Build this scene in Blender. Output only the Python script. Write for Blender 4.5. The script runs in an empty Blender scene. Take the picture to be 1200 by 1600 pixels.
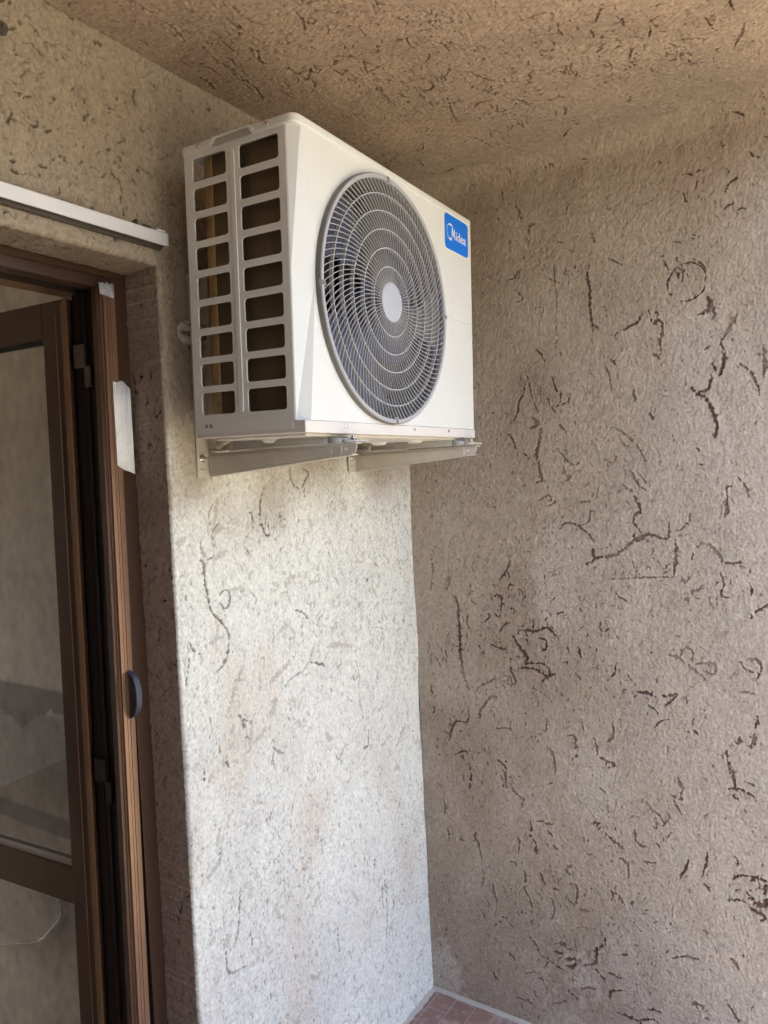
import bpy, bmesh, math, random
import numpy as np
from mathutils import Vector, Matrix
sc = bpy.context.scene
COL = sc.collection
R = math.radians

# ------------------------------------------------------------------ camera
CAMP = Vector((-2.1957, -1.2908, 1.8285))
rx, ry, rz = -0.05122, -0.04136, -0.99850
cam_d = bpy.data.cameras.new("camera")
cam = bpy.data.objects.new("camera", cam_d); COL.objects.link(cam)
fwd = Vector((-math.sin(rz)*math.cos(rx), math.cos(rz)*math.cos(rx), math.sin(rx)))
right0 = Vector((math.cos(rz), math.sin(rz), 0))
up0 = right0.cross(fwd)
rgt = right0*math.cos(ry) + up0*math.sin(ry)
upv = -right0*math.sin(ry) + up0*math.cos(ry)
cam.matrix_world = Matrix(((rgt.x, upv.x, -fwd.x, CAMP.x), (rgt.y, upv.y, -fwd.y, CAMP.y), (rgt.z, upv.z, -fwd.z, CAMP.z), (0, 0, 0, 1)))
cam_d.sensor_fit = 'VERTICAL'; cam_d.sensor_height = 24; cam_d.lens = 1160.98/1600*24
cam_d.clip_start = 0.02; cam_d.clip_end = 500
sc.camera = cam
# ------------------------------------------------------------------ light
SUN_EL, SUN_AZ = 66, 12          # the sun stands behind the house; the balcony is in its shade
w = bpy.data.worlds.new("World"); sc.world = w; w.use_nodes = True
nt = w.node_tree; nt.nodes.clear()
sky = nt.nodes.new('ShaderNodeTexSky'); sky.sky_type = 'NISHITA'; sky.sun_disc = False
sky.sun_elevation = R(SUN_EL); sky.sun_rotation = R(SUN_AZ); sky.dust_density = 10.0; sky.air_density = 0.75; sky.ozone_density = 0.2
bg = nt.nodes.new('ShaderNodeBackground'); bg.inputs[1].default_value = 0.15
wo = nt.nodes.new('ShaderNodeOutputWorld')
nt.links.new(sky.outputs[0], bg.inputs[0]); nt.links.new(bg.outputs[0], wo.inputs[0])
sl = bpy.data.lights.new("sun", 'SUN'); sl.energy = 2.2; sl.angle = R(0.5); sl.color = (1, .985, .93)
so = bpy.data.objects.new("sun", sl); COL.objects.link(so)
so.rotation_euler = Vector((math.sin(R(SUN_AZ))*math.cos(R(SUN_EL)), math.cos(R(SUN_AZ))*math.cos(R(SUN_EL)), math.sin(R(SUN_EL)))).to_track_quat('Z', 'Y').to_euler()
so.location = (0, 6, 20)
sc.view_settings.view_transform = 'Standard'; sc.view_settings.look = 'None'
sc.view_settings.exposure = 3.65; sc.view_settings.gamma = 1.0
sc.cycles.max_bounces = 10; sc.cycles.diffuse_bounces = 6; sc.cycles.glossy_bounces = 4
sc.cycles.use_denoising = True; sc.cycles.denoising_prefilter = 'NONE'

# ------------------------------------------------------------------ helpers
def tag(o, label=None, cat=None, group=None, kind=None):
    if label: o["label"] = label
    if cat: o["category"] = cat
    if group: o["group"] = group
    if kind: o["kind"] = kind
    return o
def empty(name, loc=(0, 0, 0), parent=None):
    o = bpy.data.objects.new(name, None); COL.objects.link(o); o.location = loc; o.empty_display_size = .05
    if parent: o.parent = parent
    return o
def link(name, me, mats, parent=None, smooth=None):
    o = bpy.data.objects.new(name, me); COL.objects.link(o)
    for m in (mats if isinstance(mats, (list, tuple)) else [mats]): me.materials.append(m)
    if parent: o.parent = parent
    if smooth is not None:
        me.shade_smooth() if smooth else me.shade_flat()
        if smooth:
            try: me.set_sharp_from_angle(angle=R(35))
            except Exception: pass
    return o
def fin(name, bm, mats, parent=None, smooth=True, bevel=0, seg=2, solid=0):
    bmesh.ops.recalc_face_normals(bm, faces=bm.faces)
    me = bpy.data.meshes.new(name); bm.to_mesh(me); bm.free()
    o = link(name, me, mats, parent, smooth)
    if solid:
        m = o.modifiers.new("solid", 'SOLIDIFY'); m.thickness = solid; m.offset = -1
    if bevel:
        m = o.modifiers.new("bevel", 'BEVEL'); m.width = bevel; m.segments = seg; m.limit_method = 'ANGLE'; m.angle_limit = R(40)
    return o
def box(bm, x0, x1, y0, y1, z0, z1, mi=0):
    vs = [bm.verts.new((x, y, z)) for x in (x0, x1) for y in (y0, y1) for z in (z0, z1)]
    for f in ((0, 1, 3, 2), (4, 6, 7, 5), (0, 4, 5, 1), (2, 3, 7, 6), (0, 2, 6, 4), (1, 5, 7, 3)):
        bm.faces.new([vs[i] for i in f]).material_index = mi
    return vs
def prism(bm, pts, f, t0, t1, mi=0):
    """extrude polygon pts (2-D) between t0 and t1; f(a,b,t)->xyz"""
    a = [bm.verts.new(f(p[0], p[1], t0)) for p in pts]; b = [bm.verts.new(f(p[0], p[1], t1)) for p in pts]
    n = len(pts)
    bm.faces.new(a).material_index = mi; bm.faces.new(b[::-1]).material_index = mi
    for i in range(n): bm.faces.new((a[i], b[i], b[(i+1) % n], a[(i+1) % n])).material_index = mi
def cyl(bm, c, axis, r, h, n=24, r2=None, mi=0):
    """cylinder from c along axis (unit) with height h"""
    ax = Vector(axis).normalized(); q = ax.to_track_quat('Z', 'Y'); c = Vector(c); r2 = r if r2 is None else r2
    a = [bm.verts.new(c + q @ Vector((r*math.cos(2*math.pi*i/n), r*math.sin(2*math.pi*i/n), 0))) for i in range(n)]
    b = [bm.verts.new(c + q @ Vector((r2*math.cos(2*math.pi*i/n), r2*math.sin(2*math.pi*i/n), h))) for i in range(n)]
    bm.faces.new(a[::-1]).material_index = mi; bm.faces.new(b).material_index = mi
    for i in range(n): bm.faces.new((a[i], a[(i+1) % n], b[(i+1) % n], b[i])).material_index = mi
def tube(bm, pts, r, n=8):
    pts = [Vector(p) for p in pts]; rings = []
    for i, p in enumerate(pts):
        d = (pts[min(i+1, len(pts)-1)] - pts[max(i-1, 0)]).normalized(); q = d.to_track_quat('Z', 'Y')
        rings.append([bm.verts.new(p + q @ Vector((r*math.cos(2*math.pi*k/n), r*math.sin(2*math.pi*k/n), 0))) for k in range(n)])
    for a, b in zip(rings, rings[1:]):
        for k in range(n): bm.faces.new((a[k], a[(k+1) % n], b[(k+1) % n], b[k]))
    bm.faces.new(rings[0][::-1]); bm.faces.new(rings[-1])
def rrect(x0, x1, z0, z1, r, n=5):
    pts = []
    for cx, cz, a0 in ((x1-r, z1-r, 0), (x0+r, z1-r, 90), (x0+r, z0+r, 180), (x1-r, z0+r, 270)):
        for k in range(n+1):
            a = R(a0+90*k/n); pts.append((cx+r*math.cos(a), cz+r*math.sin(a)))
    return pts
def ray_poly(c, ang, poly):
    dx, dz = math.cos(ang), math.sin(ang); best = None
    for i in range(len(poly)):
        ax, az = poly[i][0]-c[0], poly[i][1]-c[1]; bx, bz = poly[(i+1) % len(poly)][0]-c[0], poly[(i+1) % len(poly)][1]-c[1]
        ex, ez = bx-ax, bz-az; den = dx*ez-dz*ex
        if abs(den) < 1e-12: continue
        t = (ax*ez-az*ex)/den; u = (ax*dz-az*dx)/den
        if t > 0 and -1e-6 <= u <= 1+1e-6 and (best is None or t < best): best = t
    return (c[0]+dx*best, c[1]+dz*best)
def plate_hole(bm, outer, hole, f, c=None, mi=0):
    """flat plate: polygon outer with a hole, both star shaped about c"""
    if c is None: c = (sum(p[0] for p in hole)/len(hole), sum(p[1] for p in hole)/len(hole))
    an = sorted(set(round(math.atan2(p[1]-c[1], p[0]-c[0]), 6) for p in list(outer)+list(hole)))
    o = [bm.verts.new(f(*ray_poly(c, a, outer))) for a in an]; h = [bm.verts.new(f(*ray_poly(c, a, hole))) for a in an]
    for i in range(len(an)):
        j = (i+1) % len(an); bm.faces.new((o[i], o[j], h[j], h[i])).material_index = mi
    return o, h
# ------------------------------------------------------------------ materials
def mat(name, base, rough=.5, metal=0, spec=.5, var=0, vscale=8, bump=0, bscale=200, emit=None, dirt=None, coat=0):
    m = bpy.data.materials.new(name); m.use_nodes = True; n = m.node_tree; b = n.nodes["Principled BSDF"]
    b.inputs['Base Color'].default_value = (*base, 1); b.inputs['Roughness'].default_value = rough; b.inputs['Metallic'].default_value = metal
    b.inputs['Specular IOR Level'].default_value = spec; b.inputs['Coat Weight'].default_value = coat
    tc = n.nodes.new('ShaderNodeTexCoord')
    if var or dirt:
        no = n.nodes.new('ShaderNodeTexNoise'); no.inputs['Scale'].default_value = vscale; no.inputs['Detail'].default_value = 8; no.inputs['Roughness'].default_value = .65
        n.links.new(tc.outputs['Object'], no.inputs['Vector'])
        mr = n.nodes.new('ShaderNodeMapRange'); mr.inputs[1].default_value = .35; mr.inputs[2].default_value = .7
        mx = n.nodes.new('ShaderNodeMix'); mx.data_type = 'RGBA'
        n.links.new(no.outputs['Fac'], mr.inputs[0]); n.links.new(mr.outputs[0], mx.inputs[0])
        d = dirt or tuple(c*(1-var) for c in base)
        mx.inputs[6].default_value = (*base, 1); mx.inputs[7].default_value = (*d, 1)
        n.links.new(mx.outputs[2], b.inputs['Base Color'])
        rr = n.nodes.new('ShaderNodeMapRange'); rr.inputs[3].default_value = rough*.85; rr.inputs[4].default_value = min(1, rough*1.2)
        n.links.new(no.outputs['Fac'], rr.inputs[0]); n.links.new(rr.outputs[0], b.inputs['Roughness'])
    if bump:
        nb = n.nodes.new('ShaderNodeTexNoise'); nb.inputs['Scale'].default_value = bscale; nb.inputs['Detail'].default_value = 4
        n.links.new(tc.outputs['Object'], nb.inputs['Vector'])
        bu = n.nodes.new('ShaderNodeBump'); bu.inputs['Strength'].default_value = 1; bu.inputs['Distance'].default_value = bump
        n.links.new(nb.outputs['Fac'], bu.inputs['Height']); n.links.new(bu.outputs[0], b.inputs['Normal'])
    return m
def attr_mat(name, rough=.9, bump=.0016, fine=.30):
    m = bpy.data.materials.new(name); m.use_nodes = True; n = m.node_tree; b = n.nodes["Principled BSDF"]
    b.inputs['Roughness'].default_value = rough; b.inputs['Specular IOR Level'].default_value = .25
    tc = n.nodes.new('ShaderNodeTexCoord'); at = n.nodes.new('ShaderNodeAttribute'); at.attribute_name = 'col'
    no = n.nodes.new('ShaderNodeTexNoise'); no.inputs['Scale'].default_value = 620; no.inputs['Detail'].default_value = 5; no.inputs['Roughness'].default_value = .7
    n.links.new(tc.outputs['Object'], no.inputs['Vector'])
    mr = n.nodes.new('ShaderNodeMapRange'); mr.inputs[1].default_value = .3; mr.inputs[2].default_value = .7; mr.inputs[3].default_value = 1-fine; mr.inputs[4].default_value = 1+fine
    n.links.new(no.outputs['Fac'], mr.inputs[0])
    mx = n.nodes.new('ShaderNodeVectorMath'); mx.operation = 'SCALE'
    n.links.new(at.outputs['Color'], mx.inputs[0]); n.links.new(mr.outputs[0], mx.inputs['Scale']); n.links.new(mx.outputs[0], b.inputs['Base Color'])
    nb = n.nodes.new('ShaderNodeTexNoise'); nb.inputs['Scale'].default_value = 420; nb.inputs['Detail'].default_value = 5; nb.inputs['Roughness'].default_value = .8
    n.links.new(tc.outputs['Object'], nb.inputs['Vector'])
    bu = n.nodes.new('ShaderNodeBump'); bu.inputs['Strength'].default_value = 1; bu.inputs['Distance'].default_value = bump
    n.links.new(nb.outputs['Fac'], bu.inputs['Height']); n.links.new(bu.outputs[0], b.inputs['Normal'])
    return m
M = dict(
 stucco=attr_mat('stucco'),
 plaster=attr_mat('interior_plaster', .85, .0004, .08),
 core=mat('masonry', (.3, .27, .24), .9),
 white=mat('ac_white_enamel', (.77, .795, .775), .30, var=.04, vscale=5, bump=.00005, bscale=900),
 pan=mat('ac_base_enamel', (.74, .72, .68), .42, var=.08, vscale=12),
 guard=mat('guard_grey_plastic', (.42, .43, .46), .45),
 rim=mat('guard_rim_plastic', (.17, .165, .16), .5),
 hub=mat('hub_cap_plastic', (.46, .50, .57), .4),
 fanm=mat('fan_blue_grey_plastic', (.10, .115, .17), .42, var=.15),
 dark=mat('inner_dark', (.03, .028, .026), .7),
 shroud=mat('shroud_enamel', (.16, .15, .145), .4),
 coil=None,
 screw=mat('screw_zinc', (.75, .74, .72), .22, 1),
 galv=mat('bracket_enamel', (.60, .57, .51), .45, var=.12, vscale=20, bump=.0001, bscale=400),
 galvd=mat('foot_galvanised', (.66, .65, .62), .45, .1, var=.2, vscale=30),
 blue=mat('badge_blue', (.0, .19, .86), .35),
 badge=mat('badge_white', (.85, .86, .88), .4),
 alu=mat('rail_white_aluminium', (.88, .91, .95), .3, var=.06, vscale=6),
 alud=mat('rail_underside', (.10, .085, .07), .6),
 brown=mat('door_brown_aluminium', (.095, .052, .033), .34, .3, var=.25, vscale=7, bump=.0001, bscale=80),
 brownb=mat('bead_bronze_aluminium', (.26, .135, .065), .4, var=.2, vscale=9),
 brownd=mat('jamb_shaded_brown', (.020, .012, .010), .55, spec=.25),
 screenb=mat('screen_bar_brown', (.32, .19, .12), .28, .45, var=.2, vscale=5),
 tape=mat('masking_tape', (.88, .90, .90), .85, var=.12, vscale=45, bump=.0006, bscale=150),
 ctape=mat('silver_tape', (.50, .51, .55), .28, var=.35, vscale=90, bump=.0012, bscale=90),
 handle=mat('handle_grey_plastic', (.05, .058, .085), .36),
 glint=mat('glint_pale_blue', (.30, .33, .50), .35),
 rail2=mat('rail_enamel', (.66, .62, .57), .5, var=.1, vscale=20),
 cable=mat('cable_grey', (.45, .42, .40), .6),
 ground=mat('sunlit_paving', (.14, .128, .092), .95, var=.3, vscale=.6),
 facade=mat('facade_render', (.12, .11, .09), .9, var=.12, vscale=.5),
 pane=mat('window_pane', (.05, .06, .07), .1),
)
# condenser fins
m = mat('coil_fins', (.20, .13, .06), .5, .35); n = m.node_tree; b = n.nodes['Principled BSDF']
tc = n.nodes.new('ShaderNodeTexCoord'); wv = n.nodes.new('ShaderNodeTexWave'); wv.wave_type = 'BANDS'; wv.bands_direction = 'Z'; wv.inputs['Scale'].default_value = 160
wv.inputs['Distortion'].default_value = .4; n.links.new(tc.outputs['Object'], wv.inputs['Vector'])
cr = n.nodes.new('ShaderNodeMix'); cr.data_type = 'RGBA'; cr.inputs[6].default_value = (.05, .034, .02, 1); cr.inputs[7].default_value = (.24, .18, .11, 1)
n.links.new(wv.outputs['Fac'], cr.inputs[0]); n.links.new(cr.outputs[2], b.inputs['Base Color']); b.inputs['Metallic'].default_value = .5; M['coil'] = m
M['bend'] = mat('coil_bend_fins_lit', (.62, .44, .21), .42, .2, var=.35, vscale=90)
# glass
m = bpy.data.materials.new('door_glass'); m.use_nodes = True; b = m.node_tree.nodes['Principled BSDF']
b.inputs['Base Color'].default_value = (.93, .95, .94, 1); b.inputs['Transmission Weight'].default_value = 1; b.inputs['Roughness'].default_value = .0; b.inputs['IOR'].default_value = 1.45; M['glass'] = m
# floor tiles
m = bpy.data.materials.new('red_tiles'); m.use_nodes = True; n = m.node_tree; b = n.nodes['Principled BSDF']
tc = n.nodes.new('ShaderNodeTexCoord'); mp = n.nodes.new('ShaderNodeMapping'); mp.inputs['Location'].default_value = (.085, .026, 0)
bt = n.nodes.new('ShaderNodeTexBrick'); bt.inputs['Scale'].default_value = 1; bt.inputs['Brick Width'].default_value = .148; bt.inputs['Row Height'].default_value = .073
bt.inputs['Mortar Size'].default_value = .0022; bt.inputs['Mortar Smooth'].default_value = .2
bt.inputs['Color1'].default_value = (.27, .165, .14, 1); bt.inputs['Color2'].default_value = (.235, .14, .12, 1); bt.inputs['Mortar'].default_value = (.36, .28, .25, 1)
n.links.new(tc.outputs['Object'], mp.inputs[0]); n.links.new(mp.outputs[0], bt.inputs[0])
no = n.nodes.new('ShaderNodeTexNoise'); no.inputs['Scale'].default_value = 22; no.inputs['Detail'].default_value = 9; n.links.new(tc.outputs['Object'], no.inputs[0])
mr = n.nodes.new('ShaderNodeMapRange'); mr.inputs[1].default_value = .5; mr.inputs[2].default_value = .75; n.links.new(no.outputs[0], mr.inputs[0])
mx = n.nodes.new('ShaderNodeMix'); mx.data_type = 'RGBA'; mx.inputs[7].default_value = (.42, .36, .33, 1)
n.links.new(mr.outputs[0], mx.inputs[0]); n.links.new(bt.outputs[0], mx.inputs[6]); n.links.new(mx.outputs[2], b.inputs['Base Color'])
b.inputs['Roughness'].default_value = .6
bu = n.nodes.new('ShaderNodeBump'); bu.invert = True; bu.inputs['Distance'].default_value = .001; n.links.new(bt.outputs['Fac'], bu.inputs['Height']); n.links.new(bu.outputs[0], b.inputs['Normal'])
M['tiles'] = m
GB=[(5.0,-628,2383,-632,2334,-633,2290,-637,2240,-653,2224),(2.5,-885,2360,-910,2361,-934,2345,-946,2322,-944,2305),(2.5,-885,2360,-863,2345,-849,2321,-849,2295,-859,2282),(3.0,-883,2262,-908,2262,-935,2278,-945,2291),(3.0,-837,2384,-846,2362,-852,2350),(4.0,-871,2341,-878,2323),(4.0,-924,2221,-942,2222,-951,2236,-949,2261),(5.0,-949,2261,-959,2234,-965,2214),(4.0,-726,2206,-745,2216,-765,2223,-778,2241),(4.0,-796,2250,-807,2213,-821,2221,-833,2209),(3.0,-815,2244,-819,2223),(5.0,-833,2209,-829,2183,-825,2154,-824,2128),(4.0,-804,2130,-821,2116),(5.0,-1018,2206,-1010,2193,-1003,2180),(3.0,-1003,2180,-992,2159,-978,2142),(5.0,-978,2142,-985,2111,-985,2083,-977,2055),(3.0,-1023,2078,-1039,2066,-1054,2044,-1064,2018,-1070,1991),(5.0,-1080,2118,-1081,2083,-1080,2042),(4.0,-1063,2099,-1079,2097),(5.0,-904,2027,-914,2013,-933,2002,-949,1978,-959,1948,-966,1919,-958,1888),(4.0,-923,2015,-942,2019,-952,2035,-954,2055),(4.0,-956,2086,-965,2068),(3.0,-671,1935,-692,1933,-716,1918,-740,1895,-760,1872,-772,1847,-778,1832),(3.0,-704,1912,-716,1887,-730,1877),(4.0,-659,1845,-684,1833,-696,1851,-709,1853),(4.0,-735,1812,-744,1793,-755,1768,-778,1752),(2.0,-756,1802,-773,1780,-774,1756),(4.0,-710,1770,-725,1757,-745,1747),(5.0,-745,1735,-754,1710,-762,1688),(4.0,-998,1758,-986,1750,-986,1722,-980,1687),(3.0,-1012,1784,-1032,1755,-1038,1729),(2.5,-514,2098,-524,2058,-539,2047,-535,2013),(3.0,-569,2045,-555,2017,-525,2010),(3.0,-496,2037,-508,2008,-521,1991),(4.0,-427,2084,-417,2049,-402,2034,-398,1998,-383,1976),(5.0,-471,1946,-468,1920,-457,1885,-456,1856),(5.0,-367,1933,-390,1889),(4.0,-415,1874,-429,1847),(6.0,-446,1981,-459,1960,-438,1952),(5.0,-462,1842,-465,1809,-471,1793,-453,1783),(5.0,-536,1826,-545,1803,-558,1796,-535,1778),(4.0,-462,1730,-490,1743,-499,1723,-520,1726,-489,1711),(3.0,-524,1881,-543,1852,-569,1832,-586,1838),(3.0,-466,2184,-483,2166,-492,2145),(4.0,-748,2034,-750,2005),(2.0,-669,2119,-684,2080,-687,2037),(2.0,-531,2420,-531,2369,-535,2331,-528,2179),(3.0,-383,2404,-404,2410,-423,2433,-414,2395),(3.0,-407,2371,-430,2341,-409,2335),(2.5,-494,2315,-479,2266),(4.0,-688,2126,-701,2112),(4.0,-789,1967,-800,1951),(4.0,-579,1719,-615,1721),(3.0,-616,1785,-600,1766),(3.0,-527,1952,-536,1948,-552,1931),(4.0,-912,1864,-920,1852),(3.0,-916,1820,-927,1815),(2.0,-430,2126,-448,2046,-464,1996),(4.0,-749,1725,-760,1691,-743,1682,-739,1661,-751,1643),(6.0,-985,1722,-979,1673),(4.0,-837,1661,-831,1614,-784,1626,-742,1613,-729,1600,-702,1576,-681,1564,-636,1556,-618,1553),(4.0,-893,1690,-885,1657,-857,1635),(5.0,-619,1580,-620,1549,-598,1535),(5.0,-738,1623,-746,1609,-775,1624),(2.5,-522,1640,-534,1656,-558,1658,-585,1645,-611,1622,-624,1603),(2.5,-615,1701,-611,1665,-576,1647),(5.0,-854,1608,-853,1572,-845,1508),(3.0,-845,1506,-798,1504,-756,1502,-718,1497,-670,1495),(3.0,-734,1552,-737,1530,-754,1509),(2.5,-771,1523,-778,1534,-788,1519),(5.0,-909,1594,-923,1603,-949,1591,-965,1566,-979,1550,-1019,1553),(2.5,-967,1525,-974,1493,-966,1461,-991,1456),(3.0,-895,1581,-895,1561),(4.0,-873,1461,-905,1473,-926,1481),(4.0,-877,1438,-889,1449),(3.0,-1037,1500,-1040,1455),(4.0,-1039,1403,-1046,1419,-1079,1441),(4.0,-686,1449,-695,1440,-716,1430),(3.0,-636,1370,-633,1347,-644,1334,-656,1344,-651,1366),(5.0,-145,1417,-159,1406,-165,1356,-165,1286,-165,1205,-174,1145,-193,1102),(3.0,-68,1536,-76,1503,-63,1432),(4.0,-122,1465,-139,1473,-127,1440,-116,1444),(3.5,-294,1421,-320,1423,-315,1366,-302,1358),(3.0,-249,1332,-273,1349,-276,1364),(3.0,-355,1537,-339,1503,-317,1478),(2.0,-201,1359,-194,1328,-205,1309),(3.0,-311,1308,-338,1339),(3.0,-278,1266,-299,1256,-325,1252),(6.0,-357,1297,-369,1274,-386,1251,-400,1229,-395,1209),(4.0,-375,1318,-403,1320,-428,1317,-468,1334,-496,1311),(3.0,-424,1355,-418,1307),(3.0,-442,1299,-466,1292,-462,1263,-446,1271),(4.0,-358,1184,-384,1198,-424,1198,-448,1186,-468,1183,-470,1207,-449,1219,-410,1215),(4.0,-448,1162,-468,1179,-489,1192),(3.0,-344,1223,-343,1184,-355,1156,-354,1117),(2.5,-218,1100,-235,1122,-263,1136,-290,1159),(2.5,-306,1155,-322,1167,-342,1160,-344,1136,-316,1147),(4.0,-38,1257,-49,1225,-50,1178),(3.0,-60,1210,-87,1166),(2.0,-90,1239,-97,1188),(2.0,-107,1230,-110,1184),(3.0,-47,1105,-48,1079,-71,1066),(4.0,-55,1028,-55,1007),(5.0,-226,1011,-232,1042,-266,1086,-291,1090),(3.0,-188,1036,-181,994,-142,989,-122,960,-105,905),(4.0,-129,873,-155,888,-177,890),(3.0,-284,985,-339,990),(3.0,-458,1045,-452,1005,-441,1004),(4.0,-275,886,-301,873,-316,858),(3.0,-305,849,-309,810),(4.0,-330,809,-339,781,-365,771,-366,745),(2.5,-181,852,-178,769),(3.0,-77,707,-77,660),(4.0,-456,953,-475,933,-480,874),(5.0,-524,1000,-543,1001,-547,973,-551,946,-532,924),(6.0,-608,1002,-612,965,-620,948,-643,939,-663,933,-645,921),(4.0,-663,1061,-662,1020,-644,1000),(3.0,-568,1051,-572,1024),(5.0,-565,1282,-574,1255),(4.0,-830,1282,-854,1276,-881,1256,-904,1237,-927,1218),(4.0,-858,1283,-865,1301,-878,1306,-890,1295,-885,1273),(4.5,-897,1263,-936,1270,-950,1259,-939,1239,-916,1245),(4.0,-736,1165,-790,1156),(4.0,-807,1163,-823,1163,-844,1170,-831,1151,-814,1135),(4.0,-677,1243,-672,1211,-661,1201),(3.0,-870,1164,-873,1148),(3.0,-1010,1199,-1043,1197),(5.0,-1030,1292,-1052,1290,-1062,1271,-1051,1237),(4.0,-1012,1286,-1019,1266,-1041,1256),(3.0,-784,1067,-801,1087,-822,1095),(3.0,-769,1129,-796,1107),(4.0,-870,1068,-878,1067),(4.0,-890,1074,-901,1064),(4.0,-1050,1138,-1044,1105),(6.0,-1042,1084,-1034,1049),(5.0,-1007,1074,-997,1052),(5.0,-972,1028,-977,994,-988,954,-995,921),(4.0,-972,921,-1002,927,-1021,922,-1039,913),(3.0,-1018,951,-1040,943),(4.0,-980,905,-998,897),(5.0,-843,926,-852,902,-848,866,-825,874),(4.0,-825,874,-837,846,-849,822),(5.0,-736,834,-749,841,-766,818,-787,809,-799,789),(4.0,-812,818,-816,806,-799,776),(3.0,-774,806,-782,763),(3.0,-502,1379,-536,1383),(3.0,-413,703,-463,704),(4.0,-587,732,-615,742),(3.0,-457,834,-467,840),(4.0,-618,851,-636,841),(3.0,-303,853,-312,817),(4.0,-329,810,-341,779,-365,770,-364,741),(3.0,-179,796,-178,766),(3.5,-77,706,-79,656),(4.0,-86,606,-88,561),(4.0,-182,608,-200,588,-207,550,-211,521),(3.0,-212,496,-211,436),(4.0,-135,579,-151,576),(3.0,-158,545,-180,553),(5.0,-193,616,-184,584),(4.0,-436,700,-461,701),(3.0,-346,637,-344,583),(4.0,-390,695,-388,647),(5.0,-402,640,-403,598),(4.0,-447,679,-460,666),(4.0,-462,636,-471,627),(3.0,-556,686,-580,675),(5.0,-632,716,-649,699,-671,686,-685,679),(5.0,-718,744,-722,712,-742,699),(4.0,-605,738,-608,730),(4.0,-776,720,-788,710),(5.0,-674,647,-692,634,-696,592),(4.0,-318,548,-337,541),(4.0,-356,553,-366,507,-363,463,-379,439,-387,405),(4.0,-418,533,-425,509,-434,504),(4.0,-535,580,-517,584,-504,567,-513,558,-530,567),(5.0,-510,522,-529,527,-537,502,-527,462,-499,473),(4.0,-551,501,-569,497),(4.0,-452,459,-460,424,-450,388),(3.0,-471,455,-482,435),(4.0,-461,492,-477,495),(4.0,-247,451,-252,428,-261,394),(2.0,-221,399,-234,363),(4.0,-278,346,-300,346),(2.5,-337,369,-352,386,-367,387),(4.0,-545,449,-568,451),(4.0,-740,655,-754,654,-776,660),(3.5,-866,691,-858,663,-842,631),(3.0,-917,725,-913,690,-902,652),(4.0,-904,633,-921,617),(4.0,-983,668,-1023,686),(4.0,-991,731,-995,707),(5.0,-643,536,-662,528,-683,502),(4.0,-645,532,-647,519),(4.0,-709,523,-700,513),(7.0,-1027,674,-1044,687,-1065,677,-1062,647),(7.0,-1019,635,-1033,615,-1058,614,-1068,633),(6.0,-1025,596,-1047,586,-1061,578,-1050,567),(4.0,-971,600,-1011,609),(5.0,-370,325,-377,303,-393,289,-407,260,-422,255),(3.0,-316,270,-327,249),(5.0,-296,229,-321,212),(3.0,-422,255,-455,242,-483,235),(4.0,-421,221,-436,245),(4.0,-357,175,-390,190),(4.0,-455,309,-486,320,-495,307,-532,310),(5.0,-456,285,-485,285,-475,268),(6.0,-489,272,-522,278,-516,253,-498,252),(5.0,-619,379,-619,361,-592,338,-591,306,-577,283,-544,267),(4.0,-576,269,-594,265,-616,241),(3.5,-621,273,-643,273,-664,266),(5.0,-395,174,-419,172),(5.0,-241,143,-246,122,-261,121),(4.0,-542,192,-583,204),(4.0,-628,194,-637,219,-677,234),(3.0,-491,171,-527,151),(4.0,-378,129,-383,111,-407,113),(4.0,-441,105,-475,120,-490,135),(3.5,-322,82,-357,82,-382,74),(5.0,-970,435,-983,422,-997,402),(4.0,-671,347,-694,349),(5.0,-901,493,-909,487),(4.0,-964,294,-980,270,-991,255),(4.0,-653,153,-683,153,-709,151),(4.0,-709,151,-755,171,-776,168),(3.0,-739,196,-785,202),(9.0,-868,259,-890,265),(3.0,-817,384,-888,402),]
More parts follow.
